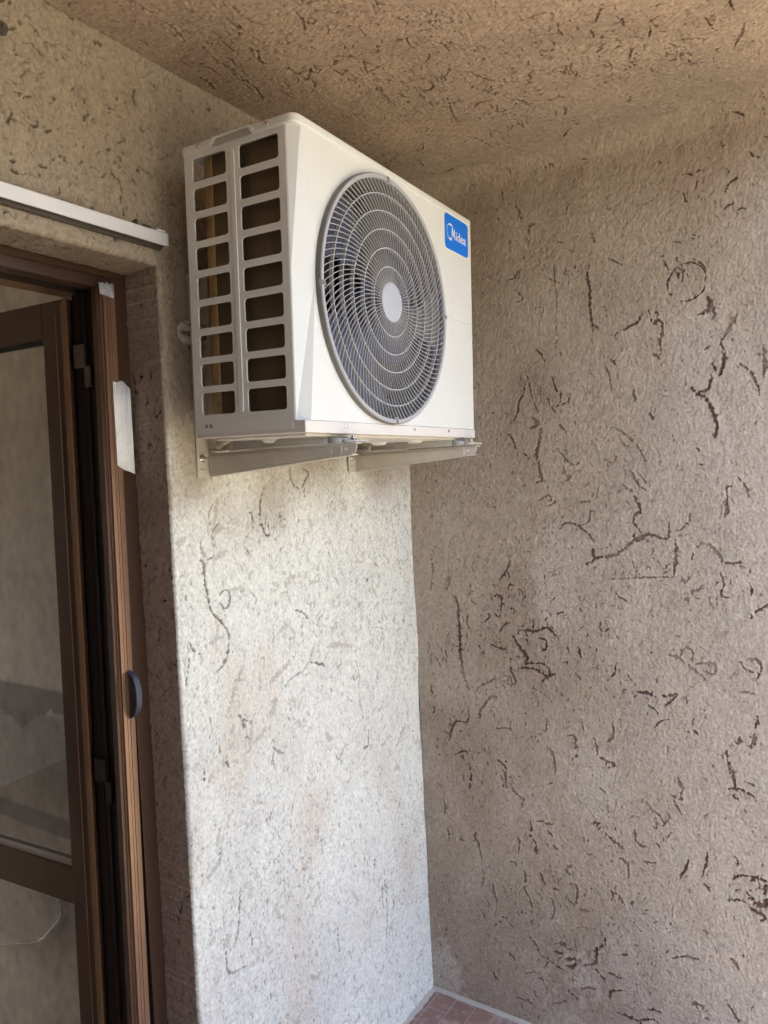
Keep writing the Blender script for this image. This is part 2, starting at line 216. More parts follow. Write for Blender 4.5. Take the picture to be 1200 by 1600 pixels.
GA=[(3.5,-646,1857,-649,1836,-637,1810,-607,1795),(3.5,-598,1850,-574,1843,-588,1819,-602,1798),(3.0,-590,1800,-591,1767),(3.0,-749,1812,-762,1793,-774,1762,-775,1727,-765,1695,-754,1682,-746,1687,-750,1720),(2.5,-939,1774,-952,1751,-950,1724,-941,1705),(2.5,-921,1727,-940,1708,-939,1675),(3.0,-980,1695,-982,1675,-969,1652),(2.5,-941,1662,-946,1649,-966,1644),(4.0,-986,1646,-975,1637,-977,1601,-971,1563,-961,1524,-937,1496,-917,1475),(3.5,-917,1475,-908,1457,-913,1428,-918,1402,-934,1387,-953,1378),(3.0,-951,1512,-930,1494),(2.5,-931,1556,-914,1566,-899,1557,-897,1535,-913,1521,-931,1535,-931,1556),(5.0,-895,1563,-868,1562,-849,1552),(2.5,-820,1544,-805,1525,-818,1501),(3.0,-653,1470,-623,1458,-600,1435),(2.0,-819,1747,-805,1741,-803,1707),(2.0,-823,1692,-841,1668,-822,1646),(9.0,-689,1338,-717,1322,-767,1305),(9.0,-869,1360,-893,1327,-911,1290),(10.0,-750,1250,-765,1216),(6.0,-327,1437,-373,1423),(5.0,-121,1316,-171,1302),(8.0,-525,1341,-476,1339,-432,1326,-404,1315),(5.0,-575,1366,-603,1322,-635,1299),(4.0,-599,1314,-554,1298,-539,1289),(3.0,-298,1399,-306,1334),(2.5,-293,1350,-238,1341,-225,1306,-225,1262),(5.0,-707,1527,-684,1524),(4.0,-887,1250,-872,1234,-871,1217),(3.0,-382,1298,-379,1256,-364,1218,-373,1185,-364,1113,-356,1083),(3.0,-337,1042,-341,994,-369,993),(4.0,-767,1131,-755,1115,-732,1101),(3.0,-767,1128,-769,1076),(3.0,-939,1169,-930,1136),(3.0,-505,1026,-491,998,-473,1015,-479,980),(3.0,-171,937,-149,941,-137,922),(2.0,-1038,1461,-1034,1424,-1044,1385,-1050,1350),(3.0,-1031,1462,-1019,1441,-1000,1429),(3.0,-518,1221,-508,1208),(4.0,-438,1176,-405,1149),(4.0,-417,1221,-370,1216),(5.0,-123,1554,-100,1527),(2.0,-396,1813,-427,1768),(2.0,-320,1728,-330,1674),(3.0,-705,1737,-679,1717),(3.0,-1012,1156,-1010,1130),(3.0,-974,712,-966,644,-907,625),(3.0,-914,840,-928,735,-947,697),(2.5,-697,962,-716,882),(2.5,-523,549,-524,414),(2.5,-279,566,-274,394,-298,323),(3.0,-644,1298,-727,1268),(3.0,-222,452,-242,301),(3.0,-293,531,-289,444),(3.0,-1155,2454,-1148,2443,-1154,2411),(3.0,-1170,2469,-1147,2456),(4.0,-1387,2404,-1365,2406),(3.0,-1335,2431,-1320,2432),(4.0,-1197,2722,-1180,2720),]
GC=[(5.0,-404,-1089,-376,-1082,-324,-1059),(5.0,-580,-946,-579,-971),(5.0,-805,-551,-814,-574),(4.0,-778,-371,-728,-348,-730,-384),(6.0,-419,-558,-383,-583,-360,-588),(5.0,-375,-599,-346,-637,-347,-666,-315,-693),(4.0,-427,-470,-442,-498,-427,-531),(4.0,-408,-631,-405,-673),(5.0,61,-842,83,-907),(5.0,114,-774,212,-848,248,-894),(5.0,-346,-931,-360,-962,-344,-971),(6.0,-534,-925,-542,-945),(5.0,-597,-533,-528,-558,-482,-604),(4.0,-518,-443,-403,-404,-372,-411),(3.0,-475,-311,-424,-327),(4.0,-149,-210,-115,-230,-125,-261),(4.0,-272,-203,-194,-197),(4.0,-117,-596,-179,-659),(5.0,-423,-962,-390,-1017),(4.0,-344,-758,-348,-795),(3.0,-621,-308,-565,-322),(5.0,-704,-697,-703,-729,-698,-767),(4.0,-748,-529,-686,-541),(5.0,-301,-1065,-289,-1098),(4.0,-75,-828,-94,-870),(4.0,-280,-387,-186,-412),(4.0,-793,-468,-781,-489),(5.0,-1216,-126,-1191,-133,-1160,-134,-1148,-150),(6.0,-1140,-125,-1109,-129,-1081,-121,-1059,-112),(4.0,-1019,-125,-981,-117,-952,-112,-907,-118),(4.0,-971,-139,-934,-136),(3.0,-1126,-193,-1087,-196),(3.0,-1055,-186,-985,-170,-973,-169),(5.0,-946,-213,-909,-187,-893,-200),(5.0,-885,-109,-843,-107,-784,-83),(5.0,-941,-35,-891,-25),(5.0,-824,-227,-787,-220,-801,-239),(4.0,-996,-361,-964,-354,-945,-364),(4.0,-1117,-42,-1089,-40),(6.0,-1043,-233,-1017,-238),(5.0,-987,-75,-965,-77,-928,-81),(4.0,-788,-140,-744,-136),(5.0,-1007,-396,-1001,-417),]
# ------------------------------------------------------------------ stucco sheets (real relief: trowelled plaster with worm-like grooves)
STEP = .0019
def fnoise(nu, nv, su, sv, seed, rot=0.):
    """unit-variance gaussian noise; su, sv = correlation lengths in metres along/across a direction turned by rot"""
    g = np.random.default_rng(seed)
    F = np.fft.rfft2(g.standard_normal((nu, nv)))
    ku = np.fft.fftfreq(nu)[:, None]/STEP; kv = np.fft.rfftfreq(nv)[None, :]/STEP
    c, s = math.cos(rot), math.sin(rot); a = ku*c+kv*s; b_ = -ku*s+kv*c
    F *= np.exp(-2*np.pi**2*((a*su)**2+(b_*sv)**2)); F[0, 0] = 0
    x = np.fft.irfft2(F, s=(nu, nv)); return x/x.std()
def ss(x, a, b): t = np.clip((x-a)/(b-a), 0, 1); return t*t*(3-2*t)
def paint_grooves(U, V, strokes, hwk):
    """distance/half-width field"""
    D = np.full((len(U), len(V)), 9., np.float32)
    for w_, pts in strokes:
        P = np.array(pts, float)/1000
        if len(P) == 2: P = np.array([P[0], (P[0]+P[1])/2+np.array([P[1][1]-P[0][1], P[0][0]-P[1][0]])*.08, P[1]])
        # Catmull-Rom resample
        Q = []
        E_ = np.vstack([2*P[0]-P[1], P, 2*P[-1]-P[-2]])
        for i in range(1, len(E_)-2):
            for t in np.linspace(0, 1, 5)[:-1]:
                p0, p1, p2, p3 = E_[i-1], E_[i], E_[i+1], E_[i+2]
                Q.append(.5*((2*p1)+(-p0+p2)*t+(2*p0-5*p1+4*p2-p3)*t*t+(-p0+3*p1-3*p2+p3)*t**3))
        Q.append(P[-1]); Q = np.array(Q); n_ = len(Q)-1
        for i in range(n_):
            hw = w_*hwk*(.45+.75*math.sin(math.pi*min(.97, max(.03, (i+.5)/n_)))**.6)
            a, b_ = Q[i], Q[i+1]; pad = hw*2.2
            i0, i1 = np.searchsorted(U, [min(a[0], b_[0])-pad, max(a[0], b_[0])+pad]); j0, j1 = np.searchsorted(V, [min(a[1], b_[1])-pad, max(a[1], b_[1])+pad])
            if i1 <= i0 or j1 <= j0: continue
            uu = U[i0:i1, None]; vv = V[None, j0:j1]; d = b_-a; L = max(d@d, 1e-12)
            t = np.clip(((uu-a[0])*d[0]+(vv-a[1])*d[1])/L, 0, 1)
            q = np.hypot(uu-a[0]-t*d[0], vv-a[1]-t*d[1])/hw
            D[i0:i1, j0:j1] = np.minimum(D[i0:i1, j0:j1], q)
    return D
def rand_strokes(n, u0, u1, v0, v1, seed, lmin=.008, lmax=.045, dirn=None, wmin=1.5, wmax=4.5, clusters=()):
    rg = random.Random(seed); out = []
    for k in range(n):
        if clusters and rg.random() < .6:
            c = rg.choice(clusters); u = rg.gauss(c[0], c[2]); v = rg.gauss(c[1], c[2])
        else: u = rg.uniform(u0, u1); v = rg.uniform(v0, v1)
        a = rg.uniform(0, math.tau) if dirn is None or rg.random() < .25 else rg.gauss(dirn, .35)
        L = rg.uniform(lmin, lmax)*rg.random()**.7; cur = rg.gauss(0, .45); pts = [(u*1000, v*1000)]
        m_ = rg.randint(2, 5)
        for i in range(m_):
            u += L/m_*math.cos(a); v += L/m_*math.sin(a); a += cur+rg.gauss(0, .35); pts.append((u*1000, v*1000))
        out.append((rg.uniform(wmin, wmax), pts))
    return out
def unpack(G):
    return [(g[0], [(g[i], g[i+1]) for i in range(1, len(g), 2)]) for g in G]
def hexc(a, b, t): return a+(b-a)*t[..., None]
def sheet(name, U, V, posf, strokes, seed, st, parent, keep=None, fade=None, matl=None):
    nu, nv = len(U), len(V)
    f1 = fnoise(nu, nv, .0016, .0022, seed); f2 = fnoise(nu, nv, .004, .007, seed+1, .3); f3 = fnoise(nu, nv, .03, .05, seed+2)
    d0 = st['dir']; s1 = fnoise(nu, nv, .011, .0017, seed+3, d0); s2 = fnoise(nu, nv, .011, .0017, seed+4, d0+.9); sm = ss(fnoise(nu, nv, .07, .09, seed+5), -.4, .6)
    stv = s1*(1-sm)+s2*sm
    big = fnoise(nu, nv, .16, .22, seed+6); med = fnoise(nu, nv, .045, .06, seed+7)
    D = paint_grooves(U, V, strokes, st['hw'])
    g = (1-ss(D+.48*f1+.30*f2, .7, 1.5))*np.clip(.85+.22*med+.10*f2, .45, 1)
    # small torn flecks dragged by the trowel, denser in patches
    fl = fnoise(nu, nv, .0075, .0018, seed+8, d0); fl2 = fnoise(nu, nv, .003, .0022, seed+9)
    fleck = ss(fl+.35*fl2+.30*med+.25*big, st['flth'], st['flth']+.5)
    disp = (.00050*f1+.00016*f2+.0010*f3*st.get('lowk', 1)+st['stro']*stv)*st.get('amp', 1)+.0008*med*st.get('lowk', 1)
    hl = 0
    if 'hair' in st:
        DH = paint_grooves(U, V, st['hair'], .00062); hl = (1-ss(DH+.5*f1, .6, 1.7))*.75
    disp -= .0034*g+.0013*fleck+.0010*hl-.0008*ss(D, .9, 1.5)*(1-ss(D, 1.5, 3.2))
    if fade is not None: disp = disp*fade
    base, alt, patch, gr = (np.array(st[k]) for k in ('base', 'alt', 'patch', 'groove'))
    c = base*np.ones((nu, nv, 3))
    c = hexc(c, alt, ss(big+.5*med, -.3, 1.6)*.75)
    c = hexc(c, patch, ss(fnoise(nu, nv, .05, .10, seed+10)+.4*f2*.6, .7, 2.2)*st.get('patchk', .7))
    if 'tint' in st: c = st['tint'](c, U[:, None]+0*V[None], V[None]+0*U[:, None], f2, med)
    c = c*(1+.03*f2+.07*f1)[..., None]
    c = hexc(c, gr*1.6, np.clip(-(stv*.55+f1*.45+f2*.3)-st['dirt'], 0, 1)*st['dirtk'])
    if 'smud' in st:
        sm_ = (1-ss(paint_grooves(U, V, st['smud'], .00075)+.3*f1, .5, 1.6)); c = hexc(c, np.array((.40, .36, .30)), sm_*.5); disp = disp-.0012*sm_
    c = hexc(c, gr*1.25, fleck*.75)
    if 'hair' in st: c = hexc(c, gr*st.get('hk', 1.5), hl*.7)
    c = hexc(c, gr, g*.92)
    c = np.clip(c, .01, .95)
    UU, VV = np.meshgrid(U, V, indexing='ij')
    X, Y, Z = posf(UU, VV, disp)
    co = np.stack([X, Y, Z], -1).reshape(-1, 3).astype(np.float32)
    idx = np.arange(nu*nv).reshape(nu, nv)
    q = np.stack([idx[:-1, :-1], idx[1:, :-1], idx[1:, 1:], idx[:-1, 1:]], -1)
    if keep is not None:
        kf = keep(UU, VV); kk = kf[:-1, :-1] & kf[1:, :-1] & kf[1:, 1:] & kf[:-1, 1:]; q = q[kk]
    q = q.reshape(-1, 4)
    if st.get('flip'): q = q[:, ::-1]
    cc = np.concatenate([c.reshape(-1, 3), np.ones((nu*nv, 1))], 1).astype(np.float32)
    if keep is not None:
        used = np.unique(q); rm = np.full(nu*nv, -1); rm[used] = np.arange(len(used)); q = rm[q]; co = co[used]; cc = cc[used]
    me = bpy.data.meshes.new(name); me.vertices.add(len(co)); me.vertices.foreach_set('co', co.ravel())
    me.loops.add(q.size); me.loops.foreach_set('vertex_index', q.ravel().astype(np.int32)); me.polygons.add(len(q))
    me.polygons.foreach_set('loop_start', np.arange(0, q.size, 4, dtype=np.int32)); me.polygons.foreach_set('loop_total', np.full(len(q), 4, np.int32))
    me.update(); at = me.color_attributes.new('col', 'FLOAT_COLOR', 'POINT'); at.data.foreach_set('color', cc.ravel())
    me.shade_smooth()
    o = bpy.data.objects.new(name, me); COL.objects.link(o); me.materials.append(matl or M['stucco'])
    if parent: o.parent = parent
    return o
H = 2.743; XJ = -1.0632; ZL = 2.303; RD = .112; RE = .009
LEAN = -.0387/2.7                     # the side wall leans a little into the balcony
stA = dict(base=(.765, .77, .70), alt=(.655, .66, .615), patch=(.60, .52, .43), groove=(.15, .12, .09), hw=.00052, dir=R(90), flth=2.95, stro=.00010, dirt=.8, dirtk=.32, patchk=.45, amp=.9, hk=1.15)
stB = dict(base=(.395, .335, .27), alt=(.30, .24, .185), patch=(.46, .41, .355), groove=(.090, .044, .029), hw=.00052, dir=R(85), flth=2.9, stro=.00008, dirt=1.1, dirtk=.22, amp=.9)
stC = dict(base=(.475, .36, .28), alt=(.37, .285, .22), patch=(.46, .36, .28), groove=(.14, .09, .06), hw=.00055, dir=R(8), flth=2.45, stro=.0002, dirt=1.0, dirtk=.3, amp=1.0)
def axis_(lo, hi, coarse_lo=None, nc=40, extra=()):
    a = np.arange(lo, hi+1e-6, STEP)
    if coarse_lo is not None: a = np.concatenate([np.linspace(coarse_lo, lo, nc)[:-1], a])
    for e in extra: a[np.argmin(abs(a-e))] = e
    return a
# --- back wall with the door opening
back = empty('back_wall', (0, 0, 0)); tag(back, 'rough pale plastered wall behind the outdoor unit, with the brown door let into it', 'wall')
UA = axis_(-1.75, .0, -4.0, 60, (XJ,)); UA[-1] = 0.0; VA = axis_(0, H+.01, extra=(ZL,))
UUa, VVa = np.meshgrid(UA, VA, indexing='ij')
distA = np.hypot(np.maximum(UUa-XJ, 0), np.maximum(VVa-ZL, 0))
edge_g = np.random.default_rng(5); ez = np.convolve(edge_g.standard_normal(len(VA)+40), np.hanning(7), 'same')[20:-20]*.0004
ex_ = np.convolve(edge_g.standard_normal(len(UA)+40), np.hanning(7), 'same')[20:-20]*.0004
edz = lambda z: np.interp(z, VA, ez); edx = lambda x: np.interp(x, UA, ex_)
def posA(u, v, d):
    t = np.clip((RE-distA)/RE, 0, 1); wgt = np.clip(1-distA/.03, 0, 1)
    jam = (v < ZL)*wgt; lin = (u < XJ)*wgt
    return u+edz(v)*jam, RE*(1-np.sqrt(np.clip(1-t*t, 0, 1)))-d, v+edx(u)*lin
stA['tint'] = lambda c, u, v, f, m_: hexc(c, np.array((.385, .315, .235)), ss(v+.05*m_+.02*f, 1.70, 1.95)*.85*(u > XJ-.02) + ss(v+.04*m_, 2.1, 2.3)*.9*(u <= XJ-.02))  # upper wall and the part behind the unit painted darker, imitating shade
stA['hair'] = rand_strokes(1700, -1.06, 0, 0, 1.9, 78, .01, .05, R(88), .7, 1.3, [(-.15, 1.6, .1), (-.1, 1.3, .12), (-.8, .8, .1), (-.5, 1.5, .15), (-.2, .5, .1)])+rand_strokes(500, -1.8, -.6, 2.3, H, 79, .01, .05, R(15), 1.0, 2.0)
GAx = unpack(GA); stA['smud'] = [g for g in GAx if g[0] >= 5]+rand_strokes(90, -1.03, -.03, .1, 1.75, 91, .03, .09, R(55), 3, 8)
gA = [(g[0]*1.25, g[1]) for g in GAx if g[0] < 5]+rand_strokes(230, -1.05, 0, 0, 1.9, 11, .008, .03, R(90), 1.2, 3.2, [(-.75, 1.2, .1), (-.3, 1.5, .1), (-.7, .75, .1), (-.25, .6, .1)])+rand_strokes(120, -1.8, -.6, 2.32, H, 12, .008, .04, R(20), 1.5, 4, [(-1.25, 2.5, .08), (-1.4, 2.65, .06), (-1.1, 2.6, .08)])
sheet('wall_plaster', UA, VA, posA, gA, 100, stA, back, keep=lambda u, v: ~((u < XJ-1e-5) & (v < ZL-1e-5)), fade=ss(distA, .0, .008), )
# reveals
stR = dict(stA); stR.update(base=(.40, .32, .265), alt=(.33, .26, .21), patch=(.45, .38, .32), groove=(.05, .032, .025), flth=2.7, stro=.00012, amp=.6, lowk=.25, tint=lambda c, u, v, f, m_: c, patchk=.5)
UR = axis_(RE, RD+.01)
UR[0] = RE
fadeR = ss(np.abs(UR-RE), 0, .008)[:, None]*np.ones(len(VA))[None]
VJ = VA[VA <= ZL+1e-6]
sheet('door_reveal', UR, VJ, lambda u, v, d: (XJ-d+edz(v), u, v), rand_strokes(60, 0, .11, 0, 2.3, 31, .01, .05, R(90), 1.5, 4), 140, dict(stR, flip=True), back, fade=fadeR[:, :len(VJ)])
UL = UA[UA <= XJ+1e-6]
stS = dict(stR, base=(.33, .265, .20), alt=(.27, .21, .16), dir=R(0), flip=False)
fadeS = np.ones(len(UL))[:, None]*ss(np.abs(UR-RE), 0, .008)[None]
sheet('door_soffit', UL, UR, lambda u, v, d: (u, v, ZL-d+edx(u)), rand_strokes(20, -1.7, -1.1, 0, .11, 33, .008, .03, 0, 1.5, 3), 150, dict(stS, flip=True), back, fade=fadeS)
bm = bmesh.new(); box(bm, XJ+.012, .25, .012, .30, -.2, H+.3); box(bm, -4.0, XJ+.012, .012, .30, ZL+.012, H+.3); fin('masonry', bm, M['core'], back, False)
# --- side wall (coves into the ceiling)
side = empty('side_wall', (0, 0, 0)); tag(side, 'brown grey plastered side wall full of dark worm-like grooves, meeting the back wall in the corner', 'wall')
UB = -axis_(0, 1.36)[::-1]; UB = UB.copy(); CV = .07; VB = axis_(0, H+.003-CV+CV*math.pi/2)
def posB(u, v, d):
    th_ = np.clip((v-(H+.003-CV))/CV, 0, math.pi/2); low = np.minimum(v, H+.003-CV)
    return LEAN*np.minimum(v, H)-CV*(1-np.cos(th_))-d*np.cos(th_), u, low+CV*np.sin(th_)-d*np.sin(th_)
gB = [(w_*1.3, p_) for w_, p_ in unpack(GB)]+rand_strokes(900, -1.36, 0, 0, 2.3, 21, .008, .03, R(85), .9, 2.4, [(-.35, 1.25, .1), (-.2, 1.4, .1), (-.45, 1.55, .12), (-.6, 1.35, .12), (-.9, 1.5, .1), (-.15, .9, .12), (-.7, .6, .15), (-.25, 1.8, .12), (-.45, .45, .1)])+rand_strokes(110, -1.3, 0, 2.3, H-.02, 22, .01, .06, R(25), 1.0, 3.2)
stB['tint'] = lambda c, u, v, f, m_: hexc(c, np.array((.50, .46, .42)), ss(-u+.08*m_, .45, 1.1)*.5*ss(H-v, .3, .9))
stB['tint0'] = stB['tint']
stB['tint'] = lambda c, u, v, f, m_: hexc(stB['tint0'](c, u, v, f, m_), np.array((.355, .285, .225)), ss(v+.05*m_, H-.35, H+.0))  # wall top darkened towards the ceiling: corner shade in the colour
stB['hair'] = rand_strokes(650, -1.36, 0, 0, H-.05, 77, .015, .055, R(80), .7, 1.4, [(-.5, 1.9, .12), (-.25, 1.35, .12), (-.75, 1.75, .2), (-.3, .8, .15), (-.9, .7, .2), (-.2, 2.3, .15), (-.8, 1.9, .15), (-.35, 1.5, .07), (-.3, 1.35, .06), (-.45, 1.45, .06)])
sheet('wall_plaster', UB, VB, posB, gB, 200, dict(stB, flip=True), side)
bm = bmesh.new(); box(bm, .014, .25, -1.36, 0.010, -.2, H+.3); 
for v in bm.verts:
    if v.co.x < .1: v.co.x += LEAN*max(0, v.co.z)
fin('masonry', bm, M['core'], side, False)
# --- ceiling
stC['tint'] = lambda c, u, v, f, m_: hexc(c, np.array((.355, .285, .225)), ss(u+.03*m_, -.5, -.16)*.97+ss(v+.05*m_, -.5, -.1)*.35*(1-ss(u+.03*m_, -.5, -.16)))  # darker towards the inner corner: shade put into the colour, blended with the cove
UC = axis_(-1.9, .0, -4.0, 50); VC = axis_(-1.36, 0)
stC['hair'] = rand_strokes(600, -1.9, 0, -1.3, 0, 80, .015, .07, R(10), .8, 1.7, [(-.9, -.6, .15), (-.5, -.8, .2), (-.7, -.4, .15)])
gC = unpack(GC)+rand_strokes(420, -1.9, 0, -1.36, 0, 41, .02, .09, R(8), 1.2, 3.8, [(-.9, -.6, .12), (-.5, -.8, .12), (-.7, -.4, .12), (-.4, -.5, .1), (-1.1, -.3, .1)])
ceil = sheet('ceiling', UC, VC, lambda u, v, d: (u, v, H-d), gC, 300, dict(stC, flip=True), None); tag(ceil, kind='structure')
bm = bmesh.new(); box(bm, -4.2, .25, -1.35, .30, H+.014, H+.30); slab = fin('upper_slab', bm, M['core'], ceil, False)
# --- end wall and front pier, added out of view to cut side light
b_ = bmesh.new(); box(b_, -2.9, -2.62, -1.36, -.001, 0, H-.002); ew = fin('added_end_wall', b_, mat('end_wall_plaster', (.20, .15, .11), .9, var=.2, vscale=6, bump=.002, bscale=60), None, False); tag(ew, 'unseen brown plastered end wall added on the door side to cut side light', 'wall')
b_ = bmesh.new(); box(b_, -2.9, -1.83, -1.62, -1.40, -.3, H+.1); pr = fin('added_front_pier', b_, mat('pier_plaster', (.22, .17, .13), .9, var=.2, vscale=6, bump=.002, bscale=60), None, False); tag(pr, 'unseen plastered pier added at the open balcony front, door side, to block light', 'pier')
# --- floor
bm = bmesh.new(); box(bm, -4, 0, -1.36, 0.3, -.12, 0); fl_ = fin('floor', bm, M['tiles'], None, False); tag(fl_, kind='structure')
bm = bmesh.new(); rg = random.Random(3)
def mortar(bm, pts_in, pts_out):
    a = [bm.verts.new(p) for p in pts_in]; b_ = [bm.verts.new(p) for p in pts_out]
    for i in range(len(a)-1): bm.faces.new((a[i], a[i+1], b_[i+1], b_[i]))
N_ = 90
mortar(bm, [(-.001, -1.36*i/N_, .014+rg.uniform(-.001, .001)) for i in range(N_+1)], [(-.009+rg.uniform(-.003, .002), -1.36*i/N_, .0015) for i in range(N_+1)])
mortar(bm, [(-1.06*i/N_, -.001, .012+rg.uniform(-.001, .001)) for i in range(N_+1)], [(-1.06*i/N_, -.014+rg.uniform(-.004, .003), .0015) for i in range(N_+1)])
o = fin('mortar_fillet', bm, mat('mortar', (.42, .39, .35), .9, bump=.001, bscale=120), None, True); o.parent = fl_
# ------------------------------------------------------------------ outdoor unit
AM = Matrix(((.99969225, -.02492057, -.00492182), (.02480778, .99968943, -.02086828), (.00544034, .02073915, 1.0)))
W, D, HH = .765, .2794, .5712
ac = empty('outdoor_unit', (-1.0677, -.0938, 1.9274)); ac.scale = (1.04, 1.04, 1.04); ac.rotation_euler = AM.to_quaternion().to_euler()
tag(ac, 'white outdoor air conditioning unit with a round fan guard, hung high on the back wall', 'air conditioner')
SX = lambda a, b_: (0., -a, b_)                       # side plane: a = depth from the back
# side panel with two columns of nine rounded openings
cols = [(.0215, .1105), (.1440, .2405)]; cells = [(.0, .1275), (.1275, .2521)]
zs = [(.5455-.0577*i, .5455-.0577*i-.0445) for i in range(9)]
bm = bmesh.new()
ztop, zbot = .5620, .002
edges_z = [ztop]+[(zs[i][1]+zs[i+1][0])/2 for i in range(8)]+[.026]
for (c0, c1), (h0, h1) in zip(cells, cols):
    for i in range(9):
        plate_hole(bm, [(c0, edges_z[i+1]), (c1, edges_z[i+1]), (c1, edges_z[i]), (c0, edges_z[i])], rrect(h0, h1, zs[i][1], zs[i][0], .0065), SX)
for c0, c1 in cells:
    f = [bm.verts.new(SX(a, z)) for a, z in ((c0, zbot), (c1, zbot), (c1, .026), (c0, .026))]; bm.faces.new(f)
bmesh.ops.remove_doubles(bm, verts=bm.verts, dist=1e-5)
for f in bm.faces:
    f.normal_update()
    if f.normal.x > 0: f.normal_flip()
me = bpy.data.meshes.new('side_panel'); bm.to_mesh(me); bm.free()
sp = link('side_panel', me, M['white'], ac, False)
mo = sp.modifiers.new('solid', 'SOLIDIFY'); mo.thickness = .0035; mo.offset = -1
mo = sp.modifiers.new('bevel', 'BEVEL'); mo.width = .0011; mo.segments = 2; mo.limit_method = 'ANGLE'; mo.angle_limit = R(50)
# pressed rib and pressed lower field
bm = bmesh.new()
prism(bm, rrect(.1225, .1335, .040, .540, .005), lambda a, b_, t: (t, -a, b_), .0, -.0022)
prism(bm, rrect(.058, .238, .0265, .0285, .0009), lambda a, b_, t: (t, -a, b_), .0, -.0012)
fin('pressed_rib', bm, M['white'], sp, True, .0008)
# front panel: flat plate with circular opening, sculpted left bevel
FC = (.3146, .2834); RO = .2615
ridge = [(.0185, .5625), (.0507, .2984), (.0225, .0180)]
circ = [(FC[0]+RO*math.cos(2*math.pi*k/128), FC[1]+RO*math.sin(2*math.pi*k/128)) for k in range(128)]
outer = [(.0225, .0180), (W-.004, .0180), (W-.004, .5625), (.0185, .5625), (.0507, .2984)]
bm = bmesh.new()
FY = -D
plate_hole(bm, outer, circ, lambda a, b_: (a, FY, b_), c=FC)
# rolled edge into the opening
for k in range(128):
    a, b_ = circ[k], circ[(k+1) % 128]
    bm.faces.new([bm.verts.new((a[0], FY, a[1])), bm.verts.new((b_[0], FY, b_[1])), bm.verts.new((b_[0], FY+.02, b_[1])), bm.verts.new((a[0], FY+.02, a[1]))])
EY = -.2600                                           # front edge of the side strip
def strip(pa, pb):
    for i in range(len(pa)-1): bm.faces.new([bm.verts.new(p) for p in (pa[i], pa[i+1], pb[i+1], pb[i])])
zr = [p[1] for p in ridge]
strip([(p[0], FY, p[1]) for p in ridge], [(.0015, EY, z) for z in zr])
strip([(.0015, EY, z) for z in zr], [(.0, -.2570, z) for z in zr])
strip([(.0, -.2570, z) for z in zr], [(.0, -.2528, z) for z in zr])
strip([(.0, -.2528, z) for z in zr], [(.006, -.2528, z) for z in zr])
strip([(W-.004, FY, z) for z in zr], [(W, FY+.006, z) for z in zr]); strip([(W, FY+.006, z) for z in zr], [(W, 0, z) for z in zr])
strip([(.0185, FY, .5625), (.0015, EY, .5625)], [(.0185, FY+.03, .5625), (.0015, FY+.03, .5625)])
bmesh.ops.remove_doubles(bm, verts=bm.verts, dist=2e-5)
fin('front_panel', bm, M['white'], ac, False)
# three pressed lines on the right
for z0, xa, xb in ((.336, .6325, .7545), (.297, .6300, .7530), (.2575, .6350, .7570)):
    bm = bmesh.new(); prism(bm, rrect(xa, xb, z0, z0+.011, .004), lambda a, b_, t: (a, t, b_), FY+.001, FY-.0016)
    fin('pressed_louvre', bm, M['white'], ac, True, .0012)
# lid
def lidpoly(g):
    pts = [(-.003-g, .003+g)]
    pts += [(-.003-g, -D+.020)]
    for k in range(7):
        a = R(180+90*k/6); pts.append((.017+(.020+g)*math.cos(a), -D+.017+(.020+g)*math.sin(a)))
    for k in range(7):
        a = R(270+90*k/6); pts.append((W-.014+(.017+g)*math.cos(a), -D+.014+(.017+g)*math.sin(a)))
    pts.append((W+.003+g, .003+g)); return pts
bm = bmesh.new(); prism(bm, lidpoly(.0), lambda a, b_, t: (a, b_, t), .5560, .5745)
lid = fin('top_cover', bm, M['white'], ac, True, .0045, 3)
# carrying grip: folded bulge of the side above a trapezoid pocket
bm = bmesh.new()
P_ = [(.070, .5620), (.082, .5730), (.178, .5730), (.190, .5620), (.181, .5600), (.172, .5690), (.092, .5690), (.080, .5600)]
prism(bm, P_, lambda a, b_, t: (t, -a, b_), -.0032, -.0078)
fin('carry_grip', bm, M['white'], lid, True, .0022, 2)
bm = bmesh.new(); prism(bm, [(.080, .5555), (.182, .5555), (.173, .5690), (.091, .5690)], lambda a, b_, t: (t, -a, b_), -.0031, -.0040)
fin('grip_pocket', bm, mat('grip_shade', (.42, .40, .37), .6), lid, True)
def screw(parent, p, nrm, r=.0055):
    bm = bmesh.new(); n_ = Vector(nrm); cyl(bm, Vector(p)+n_*.0001, nrm, r, .0016, 16, r*.9); cyl(bm, Vector(p)+n_*.0017, nrm, r*.8, .0012, 16, r*.35)
    return fin('screw', bm, M['screw'], parent, True)
screw(ac, (-.003, -.0445, .5665), (-1, 0, 0)); screw(ac, (-.003, -.2165, .5655), (-1, 0, 0))
screw(ac, (0, -.0317, .0165), (-1, 0, 0), .0045); screw(ac, (0, -.0446, .0165), (-1, 0, 0), .0045)
# base pan and its flange
bm = bmesh.new()
box(bm, .001, W-.001, -D-.0018, -.001, -.006, .0175)
box(bm, .03, W-.03, -D+.02, -.02, -.011, -.006)
pan = fin('base_pan', bm, M['pan'], ac, True, .0015)
for x in (.1345, .4209, .6014): screw(pan, (x, -D-.0018, .0095), (0, -1, 0), .0042)
for x, y in ((.12, -.10), (.30, -.19), (.55, -.21), (.62, -.06)):
    bm = bmesh.new(); cyl(bm, (x, y, -.011), (0, 0, -1), .024, .008, 20, .015); fin('drain_boss', bm, M['pan'], pan, True)
